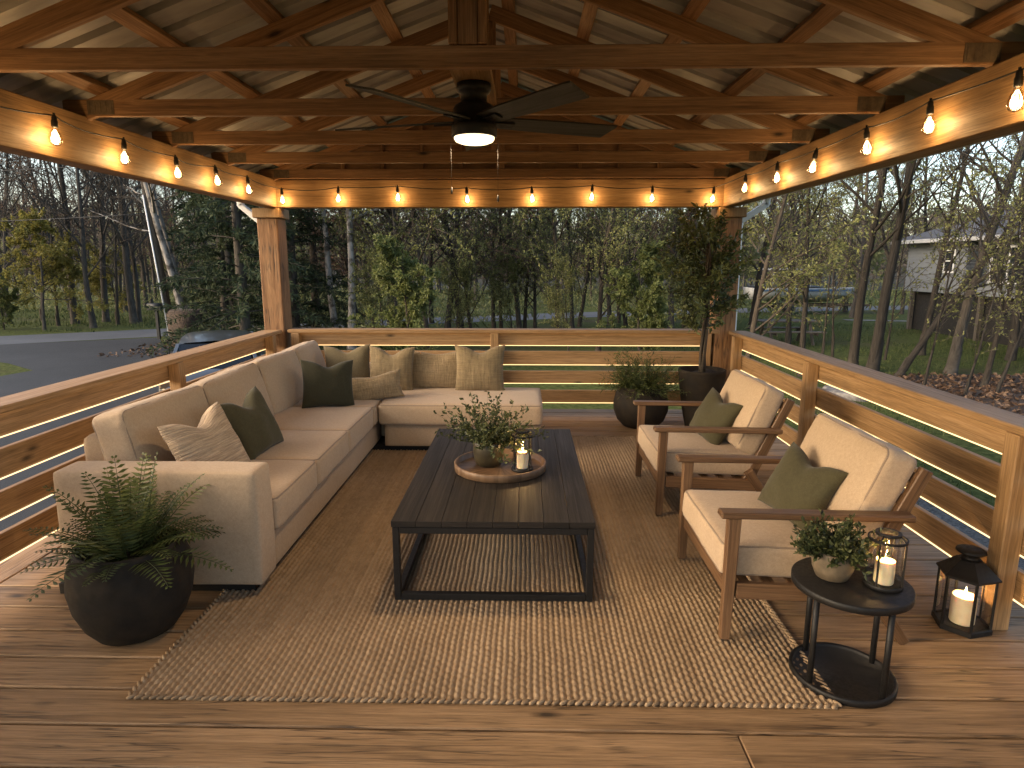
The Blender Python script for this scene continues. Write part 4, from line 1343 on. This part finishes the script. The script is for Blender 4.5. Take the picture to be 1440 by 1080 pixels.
# --- across the road, left
G1 = 'bare woods across the road'
for u, y, s, pr in ((12, 27.5, 1.0, BARE1), (60, 29, .9, BARE3), (82, 26.5, .8, BARE3), (106, 27.5, 1.1, BARE2), (131, 25.8, 1.0, BARE1), (150, 28.5, 1.05, BARE2), (166, 27.2, .9, BARE3), (189, 27.6, 1.15, BARE2), (196, 28.4, .95, BARE1)):
    x, y = pos(u, y); plant(pr, x, y, s, 'bare dark tree at the front of the woods across the road', 'bare trees lining the far side of the road', (tr_.uniform(-4, 2), tr_.uniform(-2, 2)))
for k in range(34):
    u = -60 + 470 * (k + tr_.random()) / 40; x, y = pos(u, tr_.uniform(31, 52))
    pr = tr_.choice((BARE1, BARE1, BARE2, BARE2, BARE3, BUD))
    plant(pr, x, y, tr_.uniform(.8, 1.2), 'reddish budding tree deep in the woods across the road' if pr is BUD else 'bare grey tree deep in the woods across the road', G1 if pr is not BUD else 'budding trees in the woods', (tr_.uniform(-5, 5), tr_.uniform(-4, 4)))
for k in range(22):
    x, y = -30 - 22 * tr_.random(), 4 + 26 * (k + tr_.random()) / 22
    if y < 34 + x * .62: continue
    plant(tr_.choice((BARE1, BARE2, BUD)), x, y, tr_.uniform(.8, 1.1), 'tree on the bend of the road past the left edge of the view', 'trees at the road bend')
x, y = pos(62, 24.8); plant(YELL, x, y, 1.0, 'small yellow-green tree with flat branches by the road', rz=.6)
x, y = pos(168, 29.5); plant(YELL, x, y, .75, 'smaller yellow-green tree in front of the bare woods, nearer the pole', rz=2.2)
x, y = pos(5, 25.0); plant(SHRUB, x, y, .6, 'low leafy bush at the edge of the woods by the yellow-green tree')
x, y = pos(262, 22.2); plant(PALE, x, y, .95, 'pale thick trunk leaning left beside the utility pole', lean=(-9, 0))
x, y = pos(275, 22.8); plant(PALE, x, y, .8, 'second pale trunk leaning left, closer to the evergreens', lean=(-11, 2))
for u, y, s, lb in ((318, 19.5, .85, 'dark evergreen nearest the pale leaning trunks'), (345, 17.5, 1.0, 'full dark evergreen just left of the corner post'), (328, 23, 1.1, 'tall dark evergreen behind the parked grey car'), (415, 20.5, 1.0, 'dark evergreen just right of the corner post'), (445, 25.5, 1.05, 'dark evergreen beyond the first white trunk')):
    x, y = pos(u, y); plant(EVER, x, y, s, lb)
# --- middle, behind the sofa
x, y = pos(474, 20.5); plant(PALE, x, y, .8, 'slim pale trunk leaning slightly left behind the sofa corner', lean=(-4, 0))
x, y = pos(493, 19.5); plant(PALE, x, y, .85, 'upright pale trunk behind the tan textured pillow', lean=(.5, 0))
for u, y, s, lb in ((572, 15.5, .80, 'bright green bush behind the middle of the back railing'), (540, 18, .75, 'green bush beside the upright pale trunk'), (800, 18.5, .72, 'green bush behind the back railing, beyond the grass plant'), (640, 20, .7, 'low green bush behind the square khaki pillow'), (900, 17.5, .78, 'green bush left of the potted tree'), (720, 22, .75, 'green bush behind the open stretch of railing next to the chaise'), (960, 20, .8, 'green bush partly behind the potted tree')):
    x, y = pos(u, y); plant(SHRUB if u in (572, 900) else SHRUB2, x, y, s, lb)
for k in range(34):
    u = 405 + 620 * (k + tr_.random()) / 34; yy = tr_.uniform(19, 29); x, y = pos(u, yy)
    if u < 480: continue
    pr = tr_.choice((SPR1, SPR1, SPR2, THIN, BUD) if u > 560 else (BUD, SPR2, BUD))
    red = pr is BUD
    plant(pr, x, y, tr_.uniform(.75, 1.1), 'reddish budding tree behind the back railing' if red else 'thin tree with fresh green leaves behind the back railing', 'budding trees behind the deck' if red else 'green trees behind the deck', (tr_.uniform(-6, 6), tr_.uniform(-4, 4)))
for k in range(34):
    u = 390 + 660 * (k + tr_.random()) / 34; x, y = pos(u, tr_.uniform(38, 62))
    pr = tr_.choice((BARE1, BARE2, SPR1, SPR2, BUD))
    plant(pr, x, y, tr_.uniform(.85, 1.15), 'tree far behind the clearing beyond the back railing', 'far trees beyond the road behind the deck', (tr_.uniform(-4, 4), tr_.uniform(-4, 4)))
# --- right, between the deck and the grey house
for u, y, s, pr, ln, lb in ((1110, 19.8, .9, THIN, (2, 0), 'thin dark tree rising behind the picnic table'), (1132, 14.8, .72, THIN, (3, 0), 'thin dark tree close to the right railing, nearest the potted tree'), (1205, 16.3, 1.15, THIN, (0, 0), 'upright dark trunk standing left of the leaning pair'), (1233, 15.6, 1.3, THIN, (7, 0), 'dark trunk leaning right beside the upright one'), (1272, 14.8, .8, THIN, (24, 0), 'slender trunk leaning strongly right in front of the lawn'), (1345, 15.3, 1.05, BARE1, (9, 0), 'thickest dark trunk leaning right in front of the grey house'), (1428, 17.5, 1.1, THIN, (5, 0), 'dark tree between the garden bed and the house window'), (1300, 18.5, 1.0, THIN, (3, 0), 'dark tree hiding the near corner of the grey house'), (1395, 13.5, .62, THIN, (12, 0), 'thin tree at the garden bed by the grey house')):
    x, y = pos(u, y); plant(pr, x, y, s, lb, lean=ln)
for u, y, ln in ((1160, 16.5, 3), (1175, 18, -2), (1310, 13.6, 6), (1370, 12.6, 10), (1415, 12.8, 14), (1250, 17.5, 5)):
    x, y = pos(u, y); plant(SAP, x, y, tr_.uniform(.8, 1.15), 'slim sapling among the trees beside the right railing', 'saplings beside the deck', (ln, 0))
for k in range(30):
    u = 1030 + 480 * (k + tr_.random()) / 30; yy = tr_.uniform(24, 50)
    x, y = pos(u, yy)
    if 12.5 < x < 26 and y < 31: continue
    pr = tr_.choice((BARE1, SPR2, THIN, SPR1, THIN))
    plant(pr, x, y, tr_.uniform(.8, 1.15), 'tree with thin fresh leaves behind the picnic table and lawn', 'trees behind the right lawn', (tr_.uniform(-3, 7), tr_.uniform(-4, 4)))
for u, y in ((1052, 13.5),):
    x, y = pos(u, y); plant(SPR1, x, y, .8, {1052: 'leafy young tree beside the white downspout', 1395: 'leafy young tree in front of the house window', 1330: 'leafy young tree in front of the house shutter'}[u], lean=(4, 0))

# far wood on the hillside and behind everything: one mass
m = MB(); fr = random.Random(21)
for k in range(1000):
    u = fr.uniform(-120, 1600); yy = fr.uniform(54, 125); x, y = pos(u, yy)
    z = hill_z(x, y) if y > 58 else GZ
    H = fr.uniform(2.6, 5)
    m.tube([(x, y, z - .2), (x + fr.uniform(-.3, .3), y, z + H * .5), (x + fr.uniform(-.5, .5), y, z + H)], [.13, .09, .03], 3, cap=False, rnd=fr.random(), mi=0)
    lf = fr.random() < .5
    for j in range(30):
        t_ = fr.uniform(.2, 1); p = Vector((x, y, z + H * t_)); d = (rvec(fr, -.1, 1) + Vector((0, 0, .4))).normalized()
        L = H * .32 * (1.15 - .6 * t_)
        e = p + d * L; s_ = d.cross(Vector((0, 1, 0)))
        if s_.length < .2: continue
        s_.normalize()
        m.leaf(p, d, s_, L, .05, 0, fr.random(), mi=1)
        for q_ in range(5):
            d2 = (d + rvec(fr) * .9).normalized(); q = p + d * L * fr.uniform(.3, 1)
            s2 = d2.cross(Vector((0, 1, 0)))
            if s2.length > .2: m.leaf(q, d2, s2.normalized(), L * .5, .12 if not lf else .22, 0, fr.random(), mi=2 if lf else 1)
o = m.build('far_woods', [M_fartwig, M_fartwig, M_lf_far]); tag(o, kind='stuff')
# low undergrowth along the wood edges
m = MB()
for k in range(420):
    u = fr.uniform(-60, 1500); yy = fr.uniform(24, 56); x, y = pos(u, yy)
    if u < 260 and yy < 33: continue
    if x > 12 and y < 33: continue
    h = fr.uniform(.4, 1.5); tone = fr.random() * .6
    for j in range(46):
        d = (rvec(fr, 0, 1) + Vector((0, 0, .3))).normalized(); p = Vector((x, y, GZ)) + Vector((fr.gauss(0, .5), fr.gauss(0, .5), fr.uniform(0, h)))
        sd = d.cross(rvec(fr))
        if sd.length > .1: m.leaf(p, d, sd, fr.uniform(.15, .4), fr.uniform(.05, .1), .2, min(1, tone + fr.random() * .4), mi=0 if k % 3 else 1)
o = m.build('undergrowth', [M_lf_far, M_lf_spring]); tag(o, kind='stuff')
# grass on the near lawn
m = MB()
for k in range(34000):
    x = fr.uniform(3.6, 20); y = fr.uniform(6.5, 28)
    if 7.3 < x < 13 and 9.4 < y < 14.8: continue
    if noise.noise(Vector((x * .5, y * .5, 0))) < -.25: continue
    a = fr.uniform(0, 6.28); h = fr.uniform(.05, .12); w = .008
    c_, s_ = math.cos(a) * w, math.sin(a) * w
    bx, by = fr.gauss(0, .03), fr.gauss(0, .03)
    m.add([(x - c_, y - s_, GZ), (x + c_, y + s_, GZ), (x + bx, y + by, GZ + h)], [[0, 1, 2]], None, fr.random())
for k in range(9000):
    x = fr.uniform(-34, -9); y = fr.uniform(24, 36)
    if y < 32.5 + x * .62 or noise.noise(Vector((x * .3, y * .3, 0))) < -.2: continue
    a = fr.uniform(0, 6.28); h = fr.uniform(.08, .2); c_, s_ = math.cos(a) * .02, math.sin(a) * .02
    m.add([(x - c_, y - s_, GZ), (x + c_, y + s_, GZ), (x + fr.gauss(0, .05), y, GZ + h)], [[0, 1, 2]], None, fr.random())
o = m.build('grass', M_blade_grass); tag(o, kind='stuff')
m = MB()
for k in range(5200):
    if k % 4: x, y = fr.uniform(7.0, 13.0), fr.uniform(9.4, 14.9)
    else: x, y = fr.uniform(-12, -6.5), fr.uniform(17.4, 23)
    d = rvec(fr, -.15, .5); sd = d.cross(rvec(fr))
    if sd.length > .1: m.leaf(Vector((x, y, GZ + fr.uniform(.01, .07))), d, sd, fr.uniform(.06, .14), fr.uniform(.04, .08), .3, fr.random(), curl=.2)
o = m.build('leaf_litter', M_lf_dry); tag(o, kind='stuff')
m = MB()
for k in range(1500):
    x, y = (fr.uniform(2.85, 4.3), fr.uniform(2, 8)) if k % 2 else (fr.uniform(-2.9, 3.8), fr.uniform(7.6, 9.3))
    r = fr.uniform(.015, .05)
    m.lathe([(0, r * .7), (r * .7, r * .5), (r, 0), (r * .7, -r * .4)], (x, y, GZ + .01), 6, rnd=fr.random(), phase=fr.random() * 6)
o = m.build('gravel', M_pebble); tag(o, kind='stuff')


def rock(name, c, s, label, cat, seed, group=None, mat=None):
    m = MB(); sd = Vector((seed * 2.7, seed * 1.3, 0)); vs, fs = [], []
    nu, nv = 14, 9
    for j in range(nv + 1):
        for i in range(nu):
            a, b_ = 2 * math.pi * i / nu, math.pi * j / nv - math.pi / 2
            p = Vector((math.cos(a) * math.cos(b_), math.sin(a) * math.cos(b_), math.sin(b_)))
            k = 1 + .28 * noise.noise(p * 1.3 + sd) + .1 * noise.noise(p * 3.5 + sd)
            p = Vector((max(-.8, min(.8, p.x * k)), max(-.8, min(.8, p.y * k)), max(-.6, min(.62, p.z * k))))
            vs.append((p.x * s[0], p.y * s[1], p.z * s[2]))
    for j in range(nv):
        for i in range(nu): fs.append([j * nu + i, j * nu + (i + 1) % nu, (j + 1) * nu + (i + 1) % nu, (j + 1) * nu + i])
    m.add(vs, fs, None, None, True); o = m.build(name, mat or M_stone); o.location = c; o.rotation_euler = (0, 0, seed * 1.3); tag(o, label, cat, group); return o


for k in range(16):
    t_ = k / 15; x = 5.9 + 3.6 * t_ + fr.gauss(0, .15); y = 13.2 - 4.2 * t_ + fr.gauss(0, .2)
    rock('edging_stone', (x, y, GZ + .03), (fr.uniform(.2, .42), fr.uniform(.15, .28), fr.uniform(.10, .2)), 'grey fieldstone edging the leafy garden bed beyond the right railing', 'stone', k, 'stones edging the garden bed')
for k in range(6):
    x, y = -4.5 - k * .3 + fr.gauss(0, .1), 7.6 + k * .55
    rock('boulder', (x, y, GZ + .08), (fr.uniform(.25, .4), fr.uniform(.2, .35), fr.uniform(.2, .3)), 'pale rock at the driveway edge seen between the left railing boards', 'stone', 40 + k, 'rocks at the driveway edge')
rock('tree_stump', (pos(266, 21.3)[0], 21.3, GZ + .45), (.75, .7, 1.0), 'torn root ball of a fallen tree next to the utility pole', 'stump', 77, mat=M_mulch)

# ------------------------------------------------------------------ utility pole with wires, mailbox
px, py = pos(243, 22.2)
po = thing('utility_pole', 'leaning wooden utility pole with a white conduit at the roadside', 'utility pole', (px, py, GZ))
top = Vector((px - .75, py, GZ + 8)); bot = Vector((px, py, GZ - .3))
b = MB(); b.tube([bot, bot.lerp(top, .5), top], [.13, .115, .095], 10); b.build('pole', M_bark, po)
b = MB(); b.tube([bot + Vector((-.05, -.14, 0)), bot.lerp(top, .62) + Vector((-.05, -.13, 0))], .028, 8); b.build('conduit', M_white, po)
for hz, zz in ((.55, 3.3), (.75, 4.7)):
    a = bot.lerp(top, hz); b = MB(); pts = []
    for k in range(25):
        s_ = k / 24; pts.append(Vector((a.x - 26 * s_, a.y + 1.5 * s_, a.z + .45 * s_ - 2.0 * s_ * (1 - s_))))
    b.tube(pts, .014, 5); b.build('power_line', M_rubber, po)
mx, my = pos(222, 22.0)
mbx = thing('mailbox', 'dark mailbox on a single post where the driveway meets the road', 'mailbox', (mx, my, GZ))
b = MB(); b.beam((mx, my, GZ), (mx, my, GZ + 1.0), .09, .09, up=(1, 0, 0)); b.build('post', M_rubber, mbx)
b = MB(); b.cube(mx - .28, mx + .2, my - .1, my + .1, GZ + 1.0, GZ + 1.14, .01)
b.lathe([(0, -.24), (.10, -.24), (.10, .24), (0, .24)], n=16, M=Matrix.Translation((mx - .04, my, GZ + 1.14)) @ Matrix.Rotation(R(90), 4, 'Y')); b.build('box', M_rubber, mbx)


# ------------------------------------------------------------------ cars
def car(loc, rz, paint, label, H=1.46):
    root = thing('parked_car', label, 'car', loc)
    S = H / 1.46
    body = MB()
    # half section outlines along the length: x, half width, z of sill, belt
    st = [(-2.2, .70, .36, .70), (-2.12, .80, .28, .84), (-1.6, .87, .24, .92), (-.6, .89, .22, .95), (.5, .89, .22, .94), (1.3, .87, .24, .88), (1.9, .82, .28, .76), (2.18, .70, .36, .60)]
    vs, fs = [], []
    for x, w, z0, z1 in st:
        ring = [(-w * .92, z0), (-w, z0 + .15), (-w, z1 - .16), (-w * .95, z1 - .03), (-w * .80, z1), (0, z1 + .03), (w * .80, z1), (w * .95, z1 - .03), (w, z1 - .16), (w, z0 + .15), (w * .92, z0), (0, z0 - .02)]
        for y, z in ring: vs.append((x, y, z * S))
    n = 12
    for i in range(len(st) - 1):
        for k in range(n): a, b_ = i * n + k, i * n + (k + 1) % n; fs.append([a, b_, b_ + n, a + n])
    fs.append(list(range(n))[::-1]); o_ = (len(st) - 1) * n; fs.append([o_ + k for k in range(n)])
    body.add(vs, fs, None, None, True)
    # roof
    cab = [(-1.75, .62, .93), (-1.15, .60, 1.36), (-.6, .60, 1.45), (.1, .60, 1.44), (.5, .59, 1.36), (1.15, .66, .93)]
    vs, fs = [], []
    for x, w, z in cab:
        for y, dz in ((-w, -.05), (-w * .8, 0), (0, .02), (w * .8, 0), (w, -.05)): vs.append((x, y, (z + dz) * S))
    for i in range(1, 4):
        for k in range(4): a = i * 5 + k; fs.append([a, a + 1, a + 6, a + 5])
    body.add(vs, fs, None, None, True)
    T = Matrix.Translation(loc) @ Matrix.Rotation(rz, 4, 'Z')
    def put(mb): mb.v = [tuple(T @ Vector(p)) for p in mb.v]; return mb
    g = MB()
    ringlo = [(-1.80, .70, .93), (-1.0, .76, .95), (0, .77, .95), (.9, .75, .93), (1.28, .68, .90)]
    gv = [(-1.80, -.62, .92), (-1.15, -.56, 1.34), (-1.15, .56, 1.34), (-1.80, .62, .92)]
    g.add([(x, y, z * S) for x, y, z in gv], [[0, 1, 2, 3]])
    gv = [(1.28, -.66, .90), (.5, -.55, 1.35), (.5, .55, 1.35), (1.28, .66, .90)]
    g.add([(x, y, z * S) for x, y, z in gv], [[3, 2, 1, 0]])
    for sg in (-1, 1):
        gv = [(-1.70, .76 * sg, .93), (1.15, .74 * sg, .92), (.5, .585 * sg, 1.32), (-1.15, .585 * sg, 1.32)]
        g.add([(x, y, z * S) for x, y, z in gv], [[0, 1, 2, 3] if sg > 0 else [3, 2, 1, 0]])
    put(body).build('body', paint, root)
    put(g).build('windows', M_carglass, root)
    for sg in (-1, 1):
        for a, b_ in (((-1.78, .70 * sg, .92), (-1.15, .59 * sg, 1.33)), ((1.25, .70 * sg, .91), (.5, .58 * sg, 1.34)), ((-.25, .765 * sg, .93), (-.3, .60 * sg, 1.36))):
            pil = MB(); pil.beam((a[0], a[1], a[2] * S), (b_[0], b_[1], b_[2] * S), .06, .05); put(pil).build('window_pillar', paint, root)
    for wx in (-1.35, 1.32):
        for sg in (-1, 1):
            w = MB(); w.lathe([(.0, -.1), (.25, -.1), (.31, -.09), (.32, -.03), (.32, .05), (.30, .1), (.2, .1)], n=26, M=Matrix.Translation((wx, sg * .80, .32)) @ Matrix.Rotation(R(90 * -sg), 4, 'X'))
            wo = put(w).build('wheel', M_rubber, root)
            w = MB(); w.lathe([(.2, .085), (.19, .09), (.06, .07), (0, .07)], n=20, M=Matrix.Translation((wx, sg * .80, .32)) @ Matrix.Rotation(R(90 * -sg), 4, 'X')); put(w).build('rim', M_plate, wo)
    for sg in (-1, 1):
        w = MB(); w.cube(2.02, 2.14, sg * .66 - .14, sg * .66 + .14, .58 * S, .68 * S, .03); put(w).build('headlight', M_carglass, root)
        w = MB(); w.cube(-2.19, -2.1, sg * .68 - .12, sg * .68 + .12, .66 * S, .78 * S, .03); put(w).build('tail_light', M_lf_bud, root)
    return root


car((-6.0, 12.4, GZ), R(112), M_car, 'grey car parked on the driveway with its roof above the left railing', 1.3)

# ------------------------------------------------------------------ boat on trailer, picnic table
bx, by = pos(1122, 34)
bt = thing('boat', 'white and blue boat on a trailer beyond the picnic table', 'boat', (bx, by, GZ))
h = MB(); vs, fs = [], []; st = [(-2.7, .85, .75), (-1.5, 1.0, .62), (0, 1.05, .55), (1.4, .85, .62), (2.3, .45, .85), (2.75, .05, 1.15)]
for x, w, z0 in st:
    for y, z in ((-w, 1.35), (-w * .95, 1.0), (0, z0), (w * .95, 1.0), (w, 1.35)): vs.append((bx + x, by + y, GZ + z))
for i in range(5):
    for k in range(4): a = i * 5 + k; fs.append([a, a + 5, a + 6, a + 1])
fs.append([0, 1, 2, 3, 4])
h.add(vs, fs, None, None, True); ho = h.build('hull', M_hull_white, bt)
h = MB()
for sg in (-1, 1):
    for (x0, w0, _), (x1, w1, _) in zip(st, st[1:]): h.beam((bx + x0, by + sg * (w0 + .01), GZ + 1.24), (bx + x1, by + sg * (w1 + .01), GZ + 1.24), .02, .10, ch=.002)
h.build('stripe', M_hull_blue, ho)
h = MB(); h.cube(bx - 2.5, bx + 1.2, by - .85, by + .85, GZ + 1.36, GZ + 1.42, .02); h.build('deck', M_rubber, bt)
h = MB(); h.beam((bx + .2, by - .7, GZ + 1.8), (bx + .2, by + .7, GZ + 1.8), .03, .6, up=(-.5, 0, 1), ch=.01); h.build('windscreen', M_pane, bt)
h = MB()
for sy in (-.9, .9):
    for sx in (-1.8, .1): h.tube([(bx + sx, by + sy, GZ + 1.4), (bx + sx, by + sy, GZ + 2.25)], .02, 6)
h.cube(bx - 2, bx + .3, by - .95, by + .95, GZ + 2.25, GZ + 2.33, .03); h.build('canopy', M_hull_white, bt)
h = MB()
for sy in (-.5, .5): h.cube(bx - 2.4, bx + 3.4, by + sy - .04, by + sy + .04, GZ + .42, GZ + .52, .01)
for sx in (-1, 1.4): h.cube(bx + sx - .04, bx + sx + .04, by - .95, by + .95, GZ + .34, GZ + .42, .01)
to = h.build('trailer', M_plate, bt)
for sy in (-1.0, 1.0):
    w = MB(); w.lathe([(0, -.09), (.28, -.09), (.31, -.04), (.31, .04), (.28, .09), (0, .09)], n=20, M=Matrix.Translation((bx - 1, by + sy, GZ + .32)) @ Matrix.Rotation(R(90), 4, 'X')); w.build('wheel', M_rubber, to)

qx, qy = pos(1106, 21.2)
pt = thing('picnic_table', 'weathered wooden picnic table on the lawn under the thin trees', 'picnic table', (qx, qy, GZ))
b = MB()
for k in range(5): b.cube(qx - .95, qx + .95, qy - .38 + k * .155, qy - .38 + k * .155 + .145, GZ + .72, GZ + .76, .004)
b.build('tabletop', M_greywood, pt)
for sy in (-.72, .72):
    b = MB(); b.cube(qx - .95, qx + .95, qy + sy - .13, qy + sy + .13, GZ + .42, GZ + .46, .004); b.build('bench_seat', M_greywood, pt)
for sx in (-.65, .65):
    for sg in (-1, 1):
        b = MB(); b.beam((qx + sx, qy + sg * .62, GZ), (qx + sx, qy + sg * .22, GZ + .72), .045, .09, up=(1, 0, 0)); b.build('leg', M_greywood, pt)
    b = MB(); b.cube(qx + sx + .024, qx + sx + .06, qy - .82, qy + .82, GZ + .33, GZ + .42, .004); b.build('crossbar', M_greywood, pt)

# ------------------------------------------------------------------ the grey house at right
HX0, HX1, HY0, HY1, HZ0, HZ1 = 15.25, 23.5, 14.5, 26.3, .62, 2.55
hs = thing('house', 'grey sided house with dark shutters and white windows beyond the right lawn', 'house', ((HX0 + HX1) / 2, (HY0 + HY1) / 2, GZ))
b = MB(); z = HZ0; k = 0
b.cube(HX0 + .03, HX1, HY0 + .03, HY1 - .03, HZ0, HZ1, .002)
while z < HZ1 - .02:
    b.beam((HX0 + .012, HY0, z + .065), (HX0 + .012, HY1, z + .065), .018, .136, up=(-.22, 0, 1), ch=.001)
    b.beam((HX0, HY1 - .012, z + .065), (HX1, HY1 - .012, z + .065), .018, .136, up=(0, .14, 1), ch=.001)
    z += .125
wl = b.build('wall', M_siding, hs)
b = MB(); b.cube(HX0 + .25, HX1 - .2, HY0 + .2, HY1 - .25, GZ - .1, HZ0 - .002, .01); b.build('foundation', M_brick, hs)
b = MB()
for yy in (16, 19, 22, 25.9): b.cube(HX0 + .04, HX0 + .18, yy - .07, yy + .07, GZ, HZ0 - .002, .004)
b.build('porch_post', M_greywood, hs)
b = MB(); xr = (HX0 + HX1) / 2
for sg, xe in ((-1, HX0 - .45), (1, HX1 + .45)):
    b.beam((xe, (HY0 + HY1) / 2, HZ1 - .02), (xr, (HY0 + HY1) / 2, HZ1 + 1.25), HY1 - HY0 + .8, .10, ch=.01)
ro = b.build('roof', M_shingle, hs)
b = MB()
for k in range(11):
    z0 = HZ1 + .005 + k * .105; hw_ = (HZ1 + 1.15 - z0 - .10) / 1.27 * ((HX1 - HX0) / 2 + .45)
    if hw_ > .1:
        for yy in (HY0 + .02, HY1 - .02): b.cube(xr - hw_, xr + hw_, yy - .012, yy + .012, z0, z0 + .102, .002)
b.build('gable', M_siding, hs)
b = MB(); b.cube(HX0 - .52, HX0 - .42, HY0 - .4, HY1 + .4, HZ1 - .12, HZ1 + .02, .01); b.build('gutter', M_fascia, ro)
def house_window(y0, y1, z0, z1, mull):
    w = MB(); x = HX0 - .05; f = .07
    w.cube(x, HX0 - .012, y0, y1, z0, z0 + f, .004); w.cube(x, HX0 - .012, y0, y1, z1 - f, z1, .004)
    for yy in [y0 + f / 2] + [y0 + (y1 - y0) * q for q in mull] + [y1 - f / 2]: w.cube(x, HX0 - .012, yy - f / 2, yy + f / 2, z0 + f + .002, z1 - f - .002, .004)
    for a in range(len(mull) + 1): w.cube(x + .008, HX0 - .014, y0 + f + .002, y1 - f - .002, (z0 + z1) / 2 - .02, (z0 + z1) / 2 + .02, .003) if a == 0 else None
    wo = w.build('window', M_white, hs)
    p = MB(); p.cube(x + .018, x + .026, y0 + .03, y1 - .03, z0 + .03, z1 - .03, .001); p.build('pane', M_pane, wo)
house_window(20.0, 21.6, 1.05, 2.25, (.5,))
house_window(23.4, 24.0, 1.35, 2.2, ())
house_window(16.2, 17.4, 1.05, 2.25, (.5,))
for y0, y1 in ((21.75, 22.75),):
    b = MB()
    for k in range(14): b.beam((HX0 - .03, y0, HZ0 + .35 + k * .115), (HX0 - .03, y1, HZ0 + .35 + k * .115), .03, .10, up=(-.3, 0, 1), ch=.003)
    b.build('shutter', M_shutter, hs)
for k, (u, y) in enumerate(((1312, 20.5), (1345, 20), (1385, 19.5), (1425, 19))):
    x, y = pos(u, y); plant(SAP, x, y, .3, 'small bare shrub along the foot of the grey house', 'shrubs at the house', (tr_.uniform(-8, 8), 0), cat='shrub')
# ------------------------------------------------------------------ sky, sun, camera
w = bpy.data.worlds.new('World'); scene.world = w; w.use_nodes = True
nt = w.node_tree; nt.nodes.clear()
sky = nt.nodes.new('ShaderNodeTexSky'); sky.sky_type = 'NISHITA'; sky.sun_disc = False
sky.sun_elevation = R(SUN_EL); sky.sun_rotation = R(SUN_ROT); sky.air_density = 1.0; sky.dust_density = 2.6; sky.ozone_density = .4
bg = nt.nodes.new('ShaderNodeBackground'); bg.inputs[1].default_value = SKY_S
out = nt.nodes.new('ShaderNodeOutputWorld')
nt.links.new(sky.outputs[0], bg.inputs[0]); nt.links.new(bg.outputs[0], out.inputs[0])
su = bpy.data.lights.new('sun', 'SUN'); su.energy = SUN_S; su.angle = R(28); su.color = (1, .75, .50)
so = bpy.data.objects.new('sun', su); COL.objects.link(so)
az = R(SUN_ROT); el = R(SUN_EL)
d = Vector((math.sin(az) * math.cos(el), math.cos(az) * math.cos(el), math.sin(el)))
so.rotation_euler = d.to_track_quat('Z', 'Y').to_euler()
so.location = (0, 0, 30)

cam = bpy.data.cameras.new('camera'); cam.sensor_width = 36; cam.lens = 22.5; cam.clip_start = .05; cam.clip_end = 900
co = bpy.data.objects.new('camera', cam); COL.objects.link(co); scene.camera = co
co.location = (0, 0, 1.7); co.rotation_euler = (R(90 - 10.7), 0, R(1.15))

scene.view_settings.view_transform = 'Standard'; scene.view_settings.look = 'None'
scene.view_settings.exposure = EXPO; scene.view_settings.gamma = 1; scene.view_settings.use_curve_mapping = False
scene.render.engine = 'CYCLES'
cy = scene.cycles
cy.use_denoising = True
cy.max_bounces = 8; cy.diffuse_bounces = 4; cy.glossy_bounces = 3; cy.transparent_max_bounces = 12; cy.transmission_bounces = 4
cy.caustics_reflective = False; cy.caustics_refractive = False
cy.sample_clamp_indirect = 4.0
